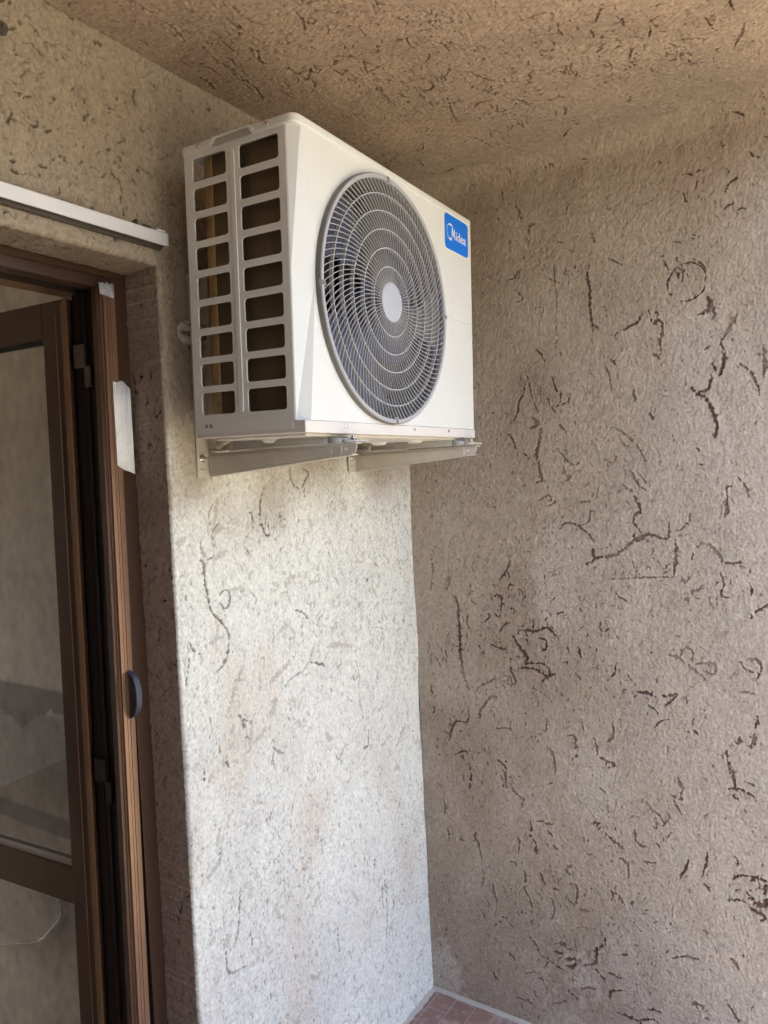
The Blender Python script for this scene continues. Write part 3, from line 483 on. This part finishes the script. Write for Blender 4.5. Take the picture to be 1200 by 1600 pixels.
# feet: pressed steel bars under the pan
for fx in (.140, .7080):
    bm = bmesh.new(); hwid = .026
    prof = [(.070, -.0290), (.040, -.0285), (.002, -.0115), (-.252, -.0115), (-.288, -.0205), (-.3120, -.0225)]
    for s0, s1 in ((-hwid, hwid),):
        for (ya, za), (yb, zb) in zip(prof, prof[1:]):
            wa = hwid*(1.0 if za > -.02 else 1.08); wb = hwid*(1.0 if zb > -.02 else 1.08)
            t = .0025
            v = [bm.verts.new(q) for q in ((fx-wa, ya, za), (fx+wa, ya, za), (fx+wb, yb, zb), (fx-wb, yb, zb), (fx-wa, ya, za+t), (fx+wa, ya, za+t), (fx+wb, yb, zb+t), (fx-wb, yb, zb+t))]
            for f in ((0, 3, 2, 1), (4, 5, 6, 7), (0, 1, 5, 4), (2, 3, 7, 6)): bm.faces.new([v[i] for i in f])
            for s in (-1, 1):
                qa, qb = fx+s*wa, fx+s*wb; e = .0025*s
                u = [bm.verts.new(q) for q in ((qa, ya, za+t), (qb, yb, zb+t), (qb+e, yb, -.0305-.0207*yb), (qa+e, ya, -.0305-.0207*ya), (qa+e*2.0, ya, -.0303-.0207*ya), (qb+e*2.0, yb, -.0303-.0207*yb))]
                bm.faces.new((u[0], u[1], u[2], u[3])); bm.faces.new((u[3], u[2], u[5], u[4]))
    ft = fin('foot', bm, M['galvd'], ac, True, solid=.0012)
    for yy in (-.298,):
        bm = bmesh.new(); cyl(bm, (fx-.006, yy, -.0215), (0, 0, 1), .0085, .006, 6); cyl(bm, (fx-.006, yy, -.0158), (0, 0, 1), .0042, .006, 12); fin('bolt', bm, M['screw'], ft, True, .0006)
# back and inner structure
bm = bmesh.new()
box(bm, .56, .563, -D+.004, -.004, .018, .555); box(bm, .563, W-.002, -.006, -.003, .018, .555)
fin('inner_partition', bm, M['pan'], ac, False)
bm = bmesh.new()
for x in (.12, .24, .36, .48): box(bm, x-.002, x+.002, -.003, -.001, .018, .556)
for k in range(9): box(bm, .075, .56, -.0035, -.0012, .05+.058*k, .053+.058*k)
fin('rear_guard', bm, M['pan'], ac, False)
# condenser coil, bent round the rear left corner
path = [(.020, -.252), (.020, -.062)]
for k in range(1, 10):
    a = R(180-90*k/10); path.append((.070+.050*math.cos(a), -.059+.050*math.sin(a)))
path += [(.072, -.009), (.556, -.009)]
bm = bmesh.new()
def off(pt, prev, nxt, d):
    t = Vector((nxt[0]-prev[0], nxt[1]-prev[1])).normalized(); return (pt[0]+t.y*d, pt[1]-t.x*d)
inn = [off(p, path[max(i-1, 0)], path[min(i+1, len(path)-1)], .022) for i, p in enumerate(path)]
prism(bm, path+inn[::-1], lambda a, b_, t: (a, b_, t), .012, .552)
fin('condenser_coil', bm, M['coil'], ac, True)
bm = bmesh.new(); cen = (.070, -.059)                    # fanned-out fins; light on the bend is put into their paler gold
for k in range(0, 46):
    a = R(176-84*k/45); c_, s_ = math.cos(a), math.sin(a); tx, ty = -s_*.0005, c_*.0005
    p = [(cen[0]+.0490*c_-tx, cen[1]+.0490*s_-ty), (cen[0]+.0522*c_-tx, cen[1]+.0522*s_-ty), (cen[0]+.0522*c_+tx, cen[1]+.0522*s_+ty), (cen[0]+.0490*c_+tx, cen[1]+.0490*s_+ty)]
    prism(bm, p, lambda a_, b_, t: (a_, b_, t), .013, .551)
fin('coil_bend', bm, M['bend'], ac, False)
# fan shroud
bm = bmesh.new(); n_ = 96
prof = [(.2615, -D+.004), (.2535, -D+.018), (.2485, -D+.05), (.2490, -D+.10), (.256, -D+.112)]
rings = [[bm.verts.new((FC[0]+r*math.cos(2*math.pi*k/n_), y, FC[1]+r*math.sin(2*math.pi*k/n_))) for k in range(n_)] for r, y in prof]
for a, b_ in zip(rings, rings[1:]):
    for k in range(n_): bm.faces.new((a[k], a[(k+1) % n_], b_[(k+1) % n_], b_[k]))
fin('fan_shroud', bm, M['shroud'], ac, True)
# fan: hub and three swept blades
bm = bmesh.new()
fy = -D+.062
cyl(bm, (FC[0], fy-.024, FC[1]), (0, 1, 0), .052, .06, 40)
for bl in range(3):
    nr, na = 9, 12; g = []
    for i in range(nr+1):
        rr_ = .048+(.240-.048)*i/nr; t = i/nr
        a_lead = R(120*bl+262)+t*t*.55; span = R(64+22*t-10*t*t)
        row = []
        for j in range(na+1):
            s = j/na; a = a_lead-span*s
            pitch = (.030+.012*(1-t))
            y = fy+pitch*(s-.5)*1.5+.006*math.sin(math.pi*s)
            row.append(bm.verts.new((FC[0]+rr_*math.cos(a), y, FC[1]+rr_*math.sin(a))))
        g.append(row)
    for i in range(nr):
        for j in range(na): bm.faces.new((g[i][j], g[i+1][j], g[i+1][j+1], g[i][j+1]))
fan = fin('fan', bm, M['fanm'], ac, True)
bm = bmesh.new(); cyl(bm, (FC[0], fy+.04, FC[1]), (0, 1, 0), .045, .07, 30); box(bm, FC[0]-.045, FC[0]-.035, fy+.09, fy+.10, .02, .55); box(bm, FC[0]+.035, FC[0]+.045, fy+.09, fy+.10, .02, .55); fin('fan_motor', bm, M['dark'], ac, True)
# guard: proud ring, five rings, curved spokes, hub cap
GY = -D-.0135
def lathe(bm, prof, n_=128, skip=None, cx=FC[0], cz=FC[1]):
    rings = [[bm.verts.new((cx+r*math.cos(2*math.pi*k/n_), y, cz+r*math.sin(2*math.pi*k/n_))) for k in range(n_)] for r, y in prof]
    for a, b_ in zip(rings, rings[1:]):
        for k in range(n_): bm.faces.new((a[k], a[(k+1) % n_], b_[(k+1) % n_], b_[k]))
gd = empty('fan_guard', (0, 0, 0), ac)
bm = bmesh.new(); lathe(bm, [(.2645, -D-.0005), (.2640, GY+.002), (.2625, GY), (.2560, GY), (.2545, GY+.0015), (.2545, GY+.009)])
for s in bm.faces: pass
fin('guard_rim', bm, M['guard'], gd, True)
bm = bmesh.new(); lathe(bm, [(.2652, -D-.0004), (.2650, GY+.0035), (.2644, GY+.0022)])
fin('rim_band', bm, M['rim'], gd, True)
for a in (0, 90, 180, 270):            # clip recesses in the rim
    bm = bmesh.new(); c = (FC[0]+.2575*math.cos(R(a+1.5)), FC[1]+.2575*math.sin(R(a+1.5)))
    ux, uz = math.cos(R(a+1.5)), math.sin(R(a+1.5))
    tp = [(.0068, .0075), (.0052, -.0035), (.0025, -.0072), (-.0025, -.0072), (-.0052, -.0035), (-.0068, .0075)]
    prism(bm, [(c[0]+ux*q-uz*p, c[1]+uz*q+ux*p) for p, q in tp], lambda x, z, t: (x, t, z), GY+.0060, GY-.0008)
    fin('clip_lug', bm, M['guard'], gd, True, .0008)
    bm = bmesh.new(); tp = [(.0048, .0074), (.0034, -.0025), (.0012, -.0050), (-.0012, -.0050), (-.0034, -.0025), (-.0048, .0074)]
    prism(bm, [(c[0]+ux*q-uz*p, c[1]+uz*q+ux*p) for p, q in tp], lambda x, z, t: (x, t, z), GY+.001, GY-.0012)
    fin('clip_pocket', bm, M['rim'], gd, True)
bm = bmesh.new(); radii = [.042, .0745, .1135, .1525, .1900, .2250, .2555]
for r in radii[1:-1]: lathe(bm, [(r-.0011, GY+.0095), (r-.0011, GY+.001), (r+.0011, GY+.001), (r+.0011, GY+.0095)], 96)
phi = lambda r: 3.4*(r-.04-.04*math.log(r/.04))
Ns = [60, 72, 90, 108, 108, 108]; th = .00062
for k in range(6):
    for i in range(Ns[k]):
        a0 = 2*math.pi*i/Ns[k]; prev = None
        for j in range(4):
            r = radii[k]+(radii[k+1]-radii[k])*j/3; a = a0+phi(r)
            r2_ = r+.0004; a2 = a0+phi(r2_); tx, tz = r2_*math.cos(a2)-r*math.cos(a), r2_*math.sin(a2)-r*math.sin(a); L = math.hypot(tx, tz); nx, nz = -tz/L*th, tx/L*th
            x, z = FC[0]+r*math.cos(a), FC[1]+r*math.sin(a)
            cur = [bm.verts.new((x+nx, GY+.0012, z+nz)), bm.verts.new((x-nx, GY+.0012, z-nz)), bm.verts.new((x-nx, GY+.0038, z-nz)), bm.verts.new((x+nx, GY+.0038, z+nz))]
            if prev:
                for q in range(4): bm.faces.new((prev[q], cur[q], cur[(q+1) % 4], prev[(q+1) % 4]))
            prev = cur
fin('guard_grille', bm, M['guard'], gd, False)
bm = bmesh.new(); lathe(bm, [(.0001, GY-.0012), (.036, GY-.0010), (.0405, GY-.0004), (.0425, GY+.001), (.0425, GY+.010)], 64); fin('hub_cap', bm, M['hub'], gd, True)
# badge
bx0, bx1, bz0, bz1 = .6035, .7405, .4700, .5570
bd = empty('badge', (0, 0, 0), ac)
bm = bmesh.new(); prism(bm, rrect(bx0-.002, bx1+.002, bz0-.002, bz1+.002, .013, 8), lambda a, b_, t: (a, t, b_), FY-.0002, FY-.0012); fin('badge_border', bm, M['badge'], bd, True)
bm = bmesh.new(); prism(bm, rrect(bx0, bx1, bz0, bz1, .0115, 8), lambda a, b_, t: (a, t, b_), FY-.0012, FY-.0018); fin('badge_field', bm, M['blue'], bd, True)
Wb, Hb = bx1-bx0, bz1-bz0
bm = bmesh.new(); cc = (bx0+.235*Wb, bz0+.515*Hb); ro = .0210
prev = None
for k in range(61):
    s = k/60; a = R(28+262*s); wd = .0011+.0036*math.exp(-((s-.22)/.16)**2)+.0042*math.exp(-((s-.93)/.13)**2)
    if s < .12: wd *= s/.12+.05
    c_, s_ = math.cos(a), math.sin(a)
    cur = [bm.verts.new((cc[0]+(ro-q*wd)*c_, FY-.0020, cc[1]+(ro-q*wd)*s_)) for q in (0, 1)]
    if prev: bm.faces.new((prev[0], cur[0], cur[1], prev[1]))
    prev = cur
# stylised M growing out of the crescent
base = bz0+.365*Hb; mx0 = bx0+.275*Wb
def quad(*p): bm.faces.new([bm.verts.new((mx0+x*Wb, FY-.0020, base+z*Hb)) for x, z in p])
quad((.020, .275), (.050, .275), (.040, .10), (.010, .02))
quad((.010, .02), (.040, .10), (.000, -.045), (-.060, -.05))
quad((.020, .275), (.048, .285), (.095, .06), (.070, .02))
quad((.070, .02), (.095, .06), (.128, .285), (.105, .255))
quad((.105, .255), (.128, .285), (.160, -.02), (.128, -.02))
fin('badge_crescent', bm, M['badge'], bd, False, solid=.0002)
tcu = bpy.data.curves.new('badge_letters', 'FONT'); tcu.body = 'idea'; tcu.size = .0335; tcu.offset = .0003; tcu.space_character = 1.02; tcu.extrude = .0001
to = bpy.data.objects.new('tmp', tcu); COL.objects.link(to); bpy.context.view_layer.update()
me = bpy.data.meshes.new_from_object(to); bpy.data.objects.remove(to)
me.transform(Matrix.Translation((bx0+.455*Wb, FY-.0021, base-.02*Hb)) @ Matrix.Rotation(R(90), 4, 'X') @ Matrix.Diagonal((1.08, 1.0, 1, 1)))
link('badge_letters', me, M['badge'], bd)

# ------------------------------------------------------------------ wall brackets and rail
def make_bracket(name, X, ln, label):
    b0 = empty(name, (X, 0, 1.80)); tag(b0, label, 'bracket', 'steel brackets carrying the outdoor unit')
    Z = lambda z: z-1.80
    bm = bmesh.new(); box(bm, -.038, 0, -.0045, -.0015, Z(1.838), Z(2.30)); box(bm, -.0025, 0, -.030, -.0045, Z(1.90), Z(2.30)); fin('upright', bm, M['galv'], b0, True, .001)
    # tapered arm web with pressed field and rounded nose
    prof = [(.0047, 1.8405), (ln-.012, 1.8725), (ln-.003, 1.876), (ln, 1.884), (ln, 1.8925), (.0047, 1.8905)]
    bm = bmesh.new(); prism(bm, [(-a, Z(b_)) for a, b_ in prof], lambda a, b_, t: (t, a, b_), 0, -.0025)
    # top and bottom flanges
    for q in (prof[5], prof[4]), (prof[0], prof[1]):
        (ya, za), (yb, zb) = q; e = .0026 if za > 1.87 else -.0001
        v = [bm.verts.new(p) for p in ((-.0024, -ya, Z(za)+e), (.020, -ya, Z(za)+e), (.020, -yb, Z(zb)+e), (-.0024, -yb, Z(zb)+e), (-.0024, -ya, Z(za)+e-.0025), (.020, -ya, Z(za)+e-.0025), (.020, -yb, Z(zb)+e-.0025), (-.0024, -yb, Z(zb)+e-.0025))]
        for f in ((0, 1, 2, 3), (4, 7, 6, 5), (0, 4, 5, 1), (2, 6, 7, 3), (1, 5, 6, 2), (0, 3, 7, 4)): bm.faces.new([v[i] for i in f])
    fin('arm', bm, M['galv'], b0, True, .0012)
    bm = bmesh.new(); L = ln*.84
    prism(bm, [(-.022, Z(1.8505)), (-.022, Z(1.8840)), (-.027, Z(1.8865)), (-L, Z(1.8880)), (-L-.006, Z(1.8840)), (-L-.006, Z(1.8745)), (-L, Z(1.8725)), (-.027, Z(1.8485))], lambda a, b_, t: (t, a, b_), -.0025, -.0045)
    fin('pressed_field', bm, M['galv'], b0, True, .0018)
    bm = bmesh.new(); box(bm, -.0030, .0002, -ln+.023, -ln+.031, Z(1.8800), Z(1.8855)); fin('nose_slot', bm, M['badge'], b0, False)
    bm = bmesh.new(); box(bm, -.0034, -.0025, -ln+.037, -ln+.039, Z(1.8735), Z(1.8920)); fin('end_seam', bm, M['badge'], b0, False)
    bm = bmesh.new(); cyl(bm, (-.024, -.0045, Z(1.881)), (0, -1, 0), .0085, .003, 20); cyl(bm, (-.024, -.0075, Z(1.881)), (0, -1, 0), .0062, .006, 6); cyl(bm, (-.024, -.0135, Z(1.881)), (0, -1, 0), .0035, .007, 12); fin('bolt', bm, M['screw'], b0, True, .0005)
    bm = bmesh.new()
    box(bm, -.031, -.014, -.0056, -.0046, Z(1.8555), Z(1.8575)); fin('stamped_mark', bm, M['core'], b0, False)
    return b0
make_bracket('wall_bracket', -.9454, .4275, 'painted steel bracket arm under the vented end of the unit, nearer the door')
make_bracket('wall_bracket', -.3435, .4080, 'painted steel bracket arm under the badge end of the unit, nearer the corner')
ra = empty('mounting_rail', (-.66, 0, 2.165)); tag(ra, 'slotted pale metal rail fixed across the wall behind the outdoor unit', 'rail')
bm = bmesh.new(); tipz = .0235
out_ = [(-.363, -.012), (-.363, .012), (-.350, tipz), (.36, tipz), (.36, -tipz), (-.350, -tipz)]
slot = rrect(-.352, -.318, -.0055, .0055, .005)
plate_hole(bm, [(-.363, -.012), (-.350, -tipz), (-.30, -tipz), (-.30, tipz), (-.350, tipz), (-.363, .012)], slot, lambda a, b_: (a, -.006, b_))
v = [bm.verts.new(q) for q in ((-.30, -.006, -tipz), (.36, -.006, -tipz), (.36, -.006, tipz), (-.30, -.006, tipz))]; bm.faces.new(v)
for s in (-1, 1):
    v = [bm.verts.new(q) for q in ((-.345, -.006, s*tipz), (.36, -.006, s*tipz), (.36, -.018, s*(tipz+.002)), (-.345, -.018, s*(tipz+.002)))]; bm.faces.new(v)
bmesh.ops.remove_doubles(bm, verts=bm.verts, dist=1e-5)
fin('rail_plate', bm, M['rail2'], ra, True, solid=.0025)
bm = bmesh.new(); cyl(bm, (-.285, -.006, -.004), (0, -1, 0), .011, .003, 20); cyl(bm, (-.285, -.009, -.004), (0, -1, 0), .007, .012, 6); fin('bolt', bm, M['screw'], ra, True, .0006)
# ------------------------------------------------------------------ white screen rail over the door
wr = empty('screen_rail', (-2.0, 0, 2.340)); tag(wr, 'white aluminium rail running along the wall above the brown door', 'rail')
bm = bmesh.new(); prism(bm, [(-.0300, 0), (-.0300, .0262), (-.0275, .0280), (-.0025, .0280), (-.0025, .0235), (-.0255, .0235), (-.0255, 0)], lambda a, b_, t: (t, a, b_), -1.6, .9415); fin('rail_profile', bm, M['alu'], wr, True, .0008)
bm = bmesh.new(); prism(bm, [(-.0250, .0005), (-.0250, .021), (-.0025, .021), (-.0025, -.0045), (-.014, -.0045), (-.014, .0005)], lambda a, b_, t: (t, a, b_), -1.6, .9395); fin('guide_channel', bm, M['alud'], wr, False)
bm = bmesh.new(); box(bm, .9415, .9440, -.031, -.002, -.0008, .0275); fin('end_cap', bm, mat('clear_cap', (.72, .72, .74), .3), wr, True, .0005)
bm = bmesh.new(); box(bm, .915, .938, -.029, -.003, .0281, .0325); fin('fixing_clip', bm, M['alu'], wr, True, .0008)
bm = bmesh.new(); box(bm, .888, .905, -.022, -.002, .0282, .036); box(bm, .872, .876, -.016, -.002, .0282, .044); fin('wall_clip', bm, M['alud'], wr, True, .0008)

# ------------------------------------------------------------------ balcony door
dr = empty('balcony_door', (-1.0632, RD, 0)); tag(dr, 'brown aluminium balcony door standing open inward, its glazed leaf showing the room', 'door')
X0 = 1.0632
def bxd(bm, x0, x1, y0, y1, z0, z1): box(bm, x0+X0, x1+X0, y0-RD, y1-RD, z0, z1)
fr = bmesh.new()
bxd(fr, -1.1020, XJ+.002, RD, .165, -.02, ZL+.002)             # flat flange beside the reveal
bxd(fr, -2.3, -1.1020, RD, .150, 2.262, ZL+.002)               # header
bxd(fr, -2.3, -1.1020, RD-.006, RD, 2.286, 2.300)
o = fin('door_frame', fr, M['brown'], dr, True, .0012)
# rebated inner jamb: deep, its shade painted in as near-black brown, stepped and slightly out of plumb, like the leaf
SL = .0125
def shear(bm, z0=2.26):
    for v in bm.verts: v.co.x += SL*(v.co.z-z0)
jm = bmesh.new()
bxd(jm, -1.1300, -1.1022, .1260, .2150, -.02, 2.262)
bxd(jm, -1.1340, -1.1300, .1660, .1690, -.02, 2.262)
bxd(jm, -1.1320, -1.1300, .1860, .1885, -.02, 2.262)
bxd(jm, -1.1325, -1.1300, .1440, .1460, -.02, 2.262)
shear(jm); fin('jamb', jm, M['brownd'], dr, True, .0008)
hd = bmesh.new(); bxd(hd, -2.3, -1.104, .150, .215, 2.268, 2.300); fin('head_rebate', hd, M['brownd'], dr, False)
ln_ = bmesh.new(); bxd(ln_, -2.3, -1.00, .215, .34, 2.289, 2.330); fin('head_lining', ln_, M['brownb'], dr, True)
# hinges
for z0, z1, dz in ((2.095, 2.146, 0), (1.150, 1.200, -.002)):
    h = bmesh.new(); bxd(h, -1.1385, -1.1340, .168, .206, z0, z1); bxd(h, -1.1400, -1.1340, .150, .170, z0-.045, z0+.001); bxd(h, -1.1392, -1.1385, .196, .205, z0+.001, z1-.001)
    for v in h.verts: v.co.x += SL*(z0-2.26)
    fin('hinge', h, M['brownd'] if z0 < 2 else mat('hinge_brown', (.07, .042, .032), .45), dr, True, .0008)
# the leaf, opened into the room
lf = empty('door_leaf', (-1.1385+X0, .2270-RD, 0), dr); lf.rotation_euler = (0, .0, R(4.7)); 
# local: y runs away from the hinge, x = thickness (towards -x is the seen face)
LT, LB, LW = 2.256, .02, .78
def lb(bm, y0, y1, z0, z1, x0, x1): box(bm, x0, x1, y0, y1, z0, z1)
def lshear(bm, z0=2.26):
    for v in bm.verts: v.co.y -= .0*(v.co.z-z0); v.co.x += SL*(v.co.z-z0)*.9
st_ = bmesh.new()
lb(st_, 0, .082, LB, LT, 0, .045); lb(st_, LW-.082, LW, LB, LT, 0, .045); lb(st_, .082, LW-.082, LT-.082, LT, 0, .045); lb(st_, .082, LW-.082, LB, LB+.11, 0, .045)
lshear(st_); fin('leaf_frame', st_, M['brown'], lf, True, .0015)
mr_ = bmesh.new(); lb(mr_, .082, LW-.082, .830, .918, .001, .044); lshear(mr_); fin('mid_rail', mr_, M['brown'], lf, True, .0015)
bd_ = bmesh.new()
lb(bd_, -.004, .010, LB, LT, -.0045, -.0002); lb(bd_, .013, .016, LB, LT-.01, -.003, -.0002); lb(bd_, .034, .0365, LB, LT-.03, -.002, -.0002)
lshear(bd_); fin('leaf_bead', bd_, M['brownb'], lf, True, .0006)
g1 = bmesh.new()
lb(g1, .0825, LW-.0825, .918, .926, .006, .018); lshear(g1); fin('glazing_bead', g1, mat('bead_light', (.42, .36, .30), .4), lf, True)
g2 = bmesh.new(); lb(g2, .082, .090, .930, LT-.082, .010, .020); lb(g2, .082, LW-.082, LT-.092, LT-.082, .010, .020); lb(g2, .082, LW-.082, .821, .830, .010, .020); lshear(g2); fin('gasket', g2, M['dark'], lf, False)
for za, zb in ((.926, LT-.083), (LB+.111, .829)):
    gl = bmesh.new(); lb(gl, .083, LW-.083, za, zb, .021, .025); lshear(gl); fin('glass_pane', gl, M['glass'], lf, False)

# ------------------------------------------------------------------ insect screen pull bar beside the jamb
sb = empty('screen_bar', (-1.0632, RD, 0)); tag(sb, 'tall narrow light brown bar with a grey pull handle, beside the dark door jamb', 'screen bar')
def bar(x0, x1, y0, y1, nm, mt, par=sb, bev=.0008):
    b_ = bmesh.new(); bxd(b_, x0, x1, y0, y1, .01, 2.262); shear(b_, 2.2); return fin(nm, b_, mt, par, True, bev)
bar(-1.1160, -1.1030, .1000, .1240, 'bar_front', M['screenb'])
bar(-1.1345, -1.1178, .0990, .1240, 'bar_back', M['screenb'])
bar(-1.1256, -1.1248, .0984, .0990, 'bar_line', M['brownd'])
bar(-1.1178, -1.1160, .1040, .1240, 'bar_gap', M['dark'])
bar(-1.1460, -1.1350, .1080, .1250, 'bar_bead', M['brown'])
bar(-1.1372, -1.1350, .1050, .1080, 'bar_lip', M['brownb'])
# pale blue sliver painting the reflection in the widening gap
b_ = bmesh.new(); v = [b_.verts.new(q) for q in ((-1.1190+X0, .1085-RD, .9), (-1.1185+X0, .1085-RD, .9), (-1.1140+X0, .1085-RD, .0), (-1.1300+X0, .1085-RD, .0))]; b_.faces.new(v); fin('gap_glint', b_, M['glint'], sb, False, solid=.0006)
# bow handle
hn = bmesh.new(); ZC, HL = 1.356, .054; xh = -1.128+X0; yb = .0990-RD
NN = 14; prev = None
for k in range(NN+1):
    t = -1+2*k/NN; z = ZC+HL*t; dep = .030*math.sqrt(max(0, 1-abs(t)**2.3)); wd = .0115*(1-.35*t*t); 
    cur = [hn.verts.new((xh-.004, yb-dep-.0005, z)), hn.verts.new((xh+wd, yb-dep-.0005, z)), hn.verts.new((xh+wd, yb-dep+.0035, z)), hn.verts.new((xh-.004, yb-dep+.0035, z))]
    if prev:
        for q in range(4): hn.faces.new((prev[q], cur[q], cur[(q+1) % 4], prev[(q+1) % 4]))
    else: hn.faces.new(cur)
    prev = cur
hn.faces.new(prev[::-1]); 
hh = fin('pull_handle', hn, M['handle'], sb, True, .0010)
hn = bmesh.new(); prism(hn, [(yb-.0275*math.sqrt(max(0, 1-abs(t)**2.3)), ZC+HL*.96*t) for t in [-1+2*k/12 for k in range(13)]], lambda a, b_, t: (t, a, b_), xh+.002, xh+.0045); fin('handle_shell', hn, mat('handle_inner', (.075, .075, .085), .5), hh, True)
# tapes
tp = bmesh.new()
def tape(pts, mt, name, label, yoff):
    b2 = bmesh.new(); rg2 = random.Random(len(pts)); c0 = pts[0]
    v = [b2.verts.new((x, yoff, z)) for x, z in pts]; b2.faces.new(v)
    bmesh.ops.triangulate(b2, faces=b2.faces); bmesh.ops.subdivide_edges(b2, edges=b2.edges, cuts=3)
    for q in b2.verts: q.co.y += rg2.uniform(-.0006, .0006)
    for q in b2.verts: q.co.y += .0  
    o_ = fin(name, b2, mt, None, True, solid=.0006); tag(o_, label, 'tape'); return o_
TY = .0965
tape([(-1.1239, 2.0566), (-1.1120, 2.0560), (-1.1030, 2.0600), (-1.0967, 2.0588), (-1.0787, 2.0444), (-1.0778, 1.95), (-1.0783, 1.851), (-1.0830, 1.8535), (-1.0953, 1.8580), (-1.1060, 1.8610), (-1.1237, 1.8711), (-1.1236, 1.96)], M['tape'], 'masking_tape', 'long strip of pale masking tape stuck down the brown door frame', .0972)
tape([(-1.1448, 2.2700), (-1.1380, 2.2690), (-1.1345, 2.2715), (-1.1290, 2.2680), (-1.1240, 2.2745), (-1.1190, 2.2700), (-1.1051, 2.2740), (-1.1065, 2.2560), (-1.1080, 2.2400), (-1.1250, 2.2425), (-1.1430, 2.2440)], M['ctape'], 'silver_tape', 'small piece of shiny silver tape at the top corner of the door frame', .0975)
# small dark cap on the wall near the ceiling
b_ = bmesh.new(); cyl(b_, (-1.393, -.001, 2.651), (0, -1, 0), .0115, .010, 20, .009); cyl(b_, (-1.393, -.011, 2.651), (0, -1, 0), .006, .004, 16, .004)
tag(fin('wall_plug', b_, M['alud'], None, True), 'small round dark cap on the wall close under the ceiling, left of the unit', 'plug')

# ------------------------------------------------------------------ the room behind the door
rm = empty('room', (-1.0, .3, 0)); tag(rm, 'dim bare plastered room seen through the open balcony door', 'room')
def posI(u, v, d): return (-.90-.5*d+1.0, u-.3, v)
UI = np.arange(.3, 3.1, .01); VI = np.arange(0, 2.66, .01)
st_i = dict(base=(.60, .54, .46), alt=(.54, .48, .41), patch=(.38, .33, .28), groove=(.22, .17, .14), hw=.0006, dir=0, flth=9, stro=.0, dirt=9, dirtk=0, amp=.0, patchk=.3)
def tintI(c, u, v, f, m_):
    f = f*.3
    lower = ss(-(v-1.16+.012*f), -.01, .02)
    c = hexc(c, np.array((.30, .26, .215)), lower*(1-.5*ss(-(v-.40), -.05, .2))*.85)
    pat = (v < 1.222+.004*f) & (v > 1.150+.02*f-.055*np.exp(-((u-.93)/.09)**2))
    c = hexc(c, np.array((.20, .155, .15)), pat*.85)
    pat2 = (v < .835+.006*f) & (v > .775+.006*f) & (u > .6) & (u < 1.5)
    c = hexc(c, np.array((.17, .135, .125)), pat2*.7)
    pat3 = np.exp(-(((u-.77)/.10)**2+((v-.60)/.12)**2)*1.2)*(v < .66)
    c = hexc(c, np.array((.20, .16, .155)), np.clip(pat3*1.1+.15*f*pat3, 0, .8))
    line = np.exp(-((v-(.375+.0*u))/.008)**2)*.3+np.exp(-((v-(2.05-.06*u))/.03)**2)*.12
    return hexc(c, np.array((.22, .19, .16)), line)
st_i['tint'] = tintI
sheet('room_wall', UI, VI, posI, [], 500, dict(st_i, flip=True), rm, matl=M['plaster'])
b_ = bmesh.new()
box(b_, .11, .25, .0, 2.9, -.05, 2.7)                                   # behind the plaster
box(b_, -4.1, .11, .0, 2.9, 2.66, 3.0)                                  # ceiling

box(b_, -4.1, -4.0, 0, 2.9, 0, 2.66)
box(b_, -4.0, -.95, 2.7, 2.85, 0, 2.66); box(b_, .05, .11, 2.7, 2.85, 0, 2.66); box(b_, -.95, .05, 2.7, 2.85, 0, .9); box(b_, -.95, .05, 2.7, 2.85, 2.4, 2.66)
b3_ = bmesh.new(); box(b3_, -4.1, .10, .002, 2.9, -.12, -.0); fin('room_floor', b3_, mat('room_floor', (.10, .085, .07), .7), rm, False)
fin('room_shell', b_, mat('room_render', (.62, .58, .50), .9), rm, False)
ck = bmesh.new(); pts = [(1.02, .60), (.93, .600), (.86, .605), (.80, .600), (.765, .575), (.755, .545), (.775, .51), (.815, .475), (.86, .43), (.885, .415)]
tube(ck, [(-.908, y, z) for y, z in pts], .0045); tag(fin('electric_cable', ck, M['cable'], None, True), 'grey cable looping low on the room wall behind the glass', 'cable')
ck = bmesh.new(); tube(ck, [(-.906, .89, .405), (-.906, .98, .37), (-.906, 1.07, .345), (-.906, 1.16, .30)], .0016); tag(fin('thin_wire', ck, mat('wire_brown', (.16, .13, .11), .6), None, True), 'thin brown wire trailing from the end of the cable behind the glass', 'wire')

# ------------------------------------------------------------------ the world outside the balcony; ground and opposite house added unseen for their light
b_ = bmesh.new(); v = [b_.verts.new(q) for q in ((-150, -150, -6.2), (150, -150, -6.2), (150, 150, -6.2), (-150, 150, -6.2))]; b_.faces.new(v); tag(fin('ground', b_, M['ground'], None, False), kind='structure')
hb = empty('house', (0, 0, -6.2)); tag(hb, 'the apartment house that carries the balcony', 'building')
b_ = bmesh.new(); box(b_, -7, 5, -1.36, 4.5, 0, 6.07); box(b_, -7, 5, -1.35, 3.2, 9.3, 10.0); box(b_, .26, 5, -1.36, 8, 6.07, 9.3); box(b_, -7, -4.25, -1.36, 8, 6.07, 9.3)
fin('house_body', b_, M['facade'], hb, False)
ob = empty('added_opposite_house', (0, -26, -6.2)); tag(ob, 'unseen apartment house added opposite the balcony to bounce sunlight', 'building')
b_ = bmesh.new(); box(b_, -22, 16, -10, 0, 0, 9.5); fin('house_body', b_, M['facade'], ob, False)
for i in range(9):
    for j in range(3):
        b_ = bmesh.new(); box(b_, -20+4*i, -18.6+4*i, 0, .05, 1+3*j, 2.5+3*j); fin('window', b_, M['pane'], ob, False)
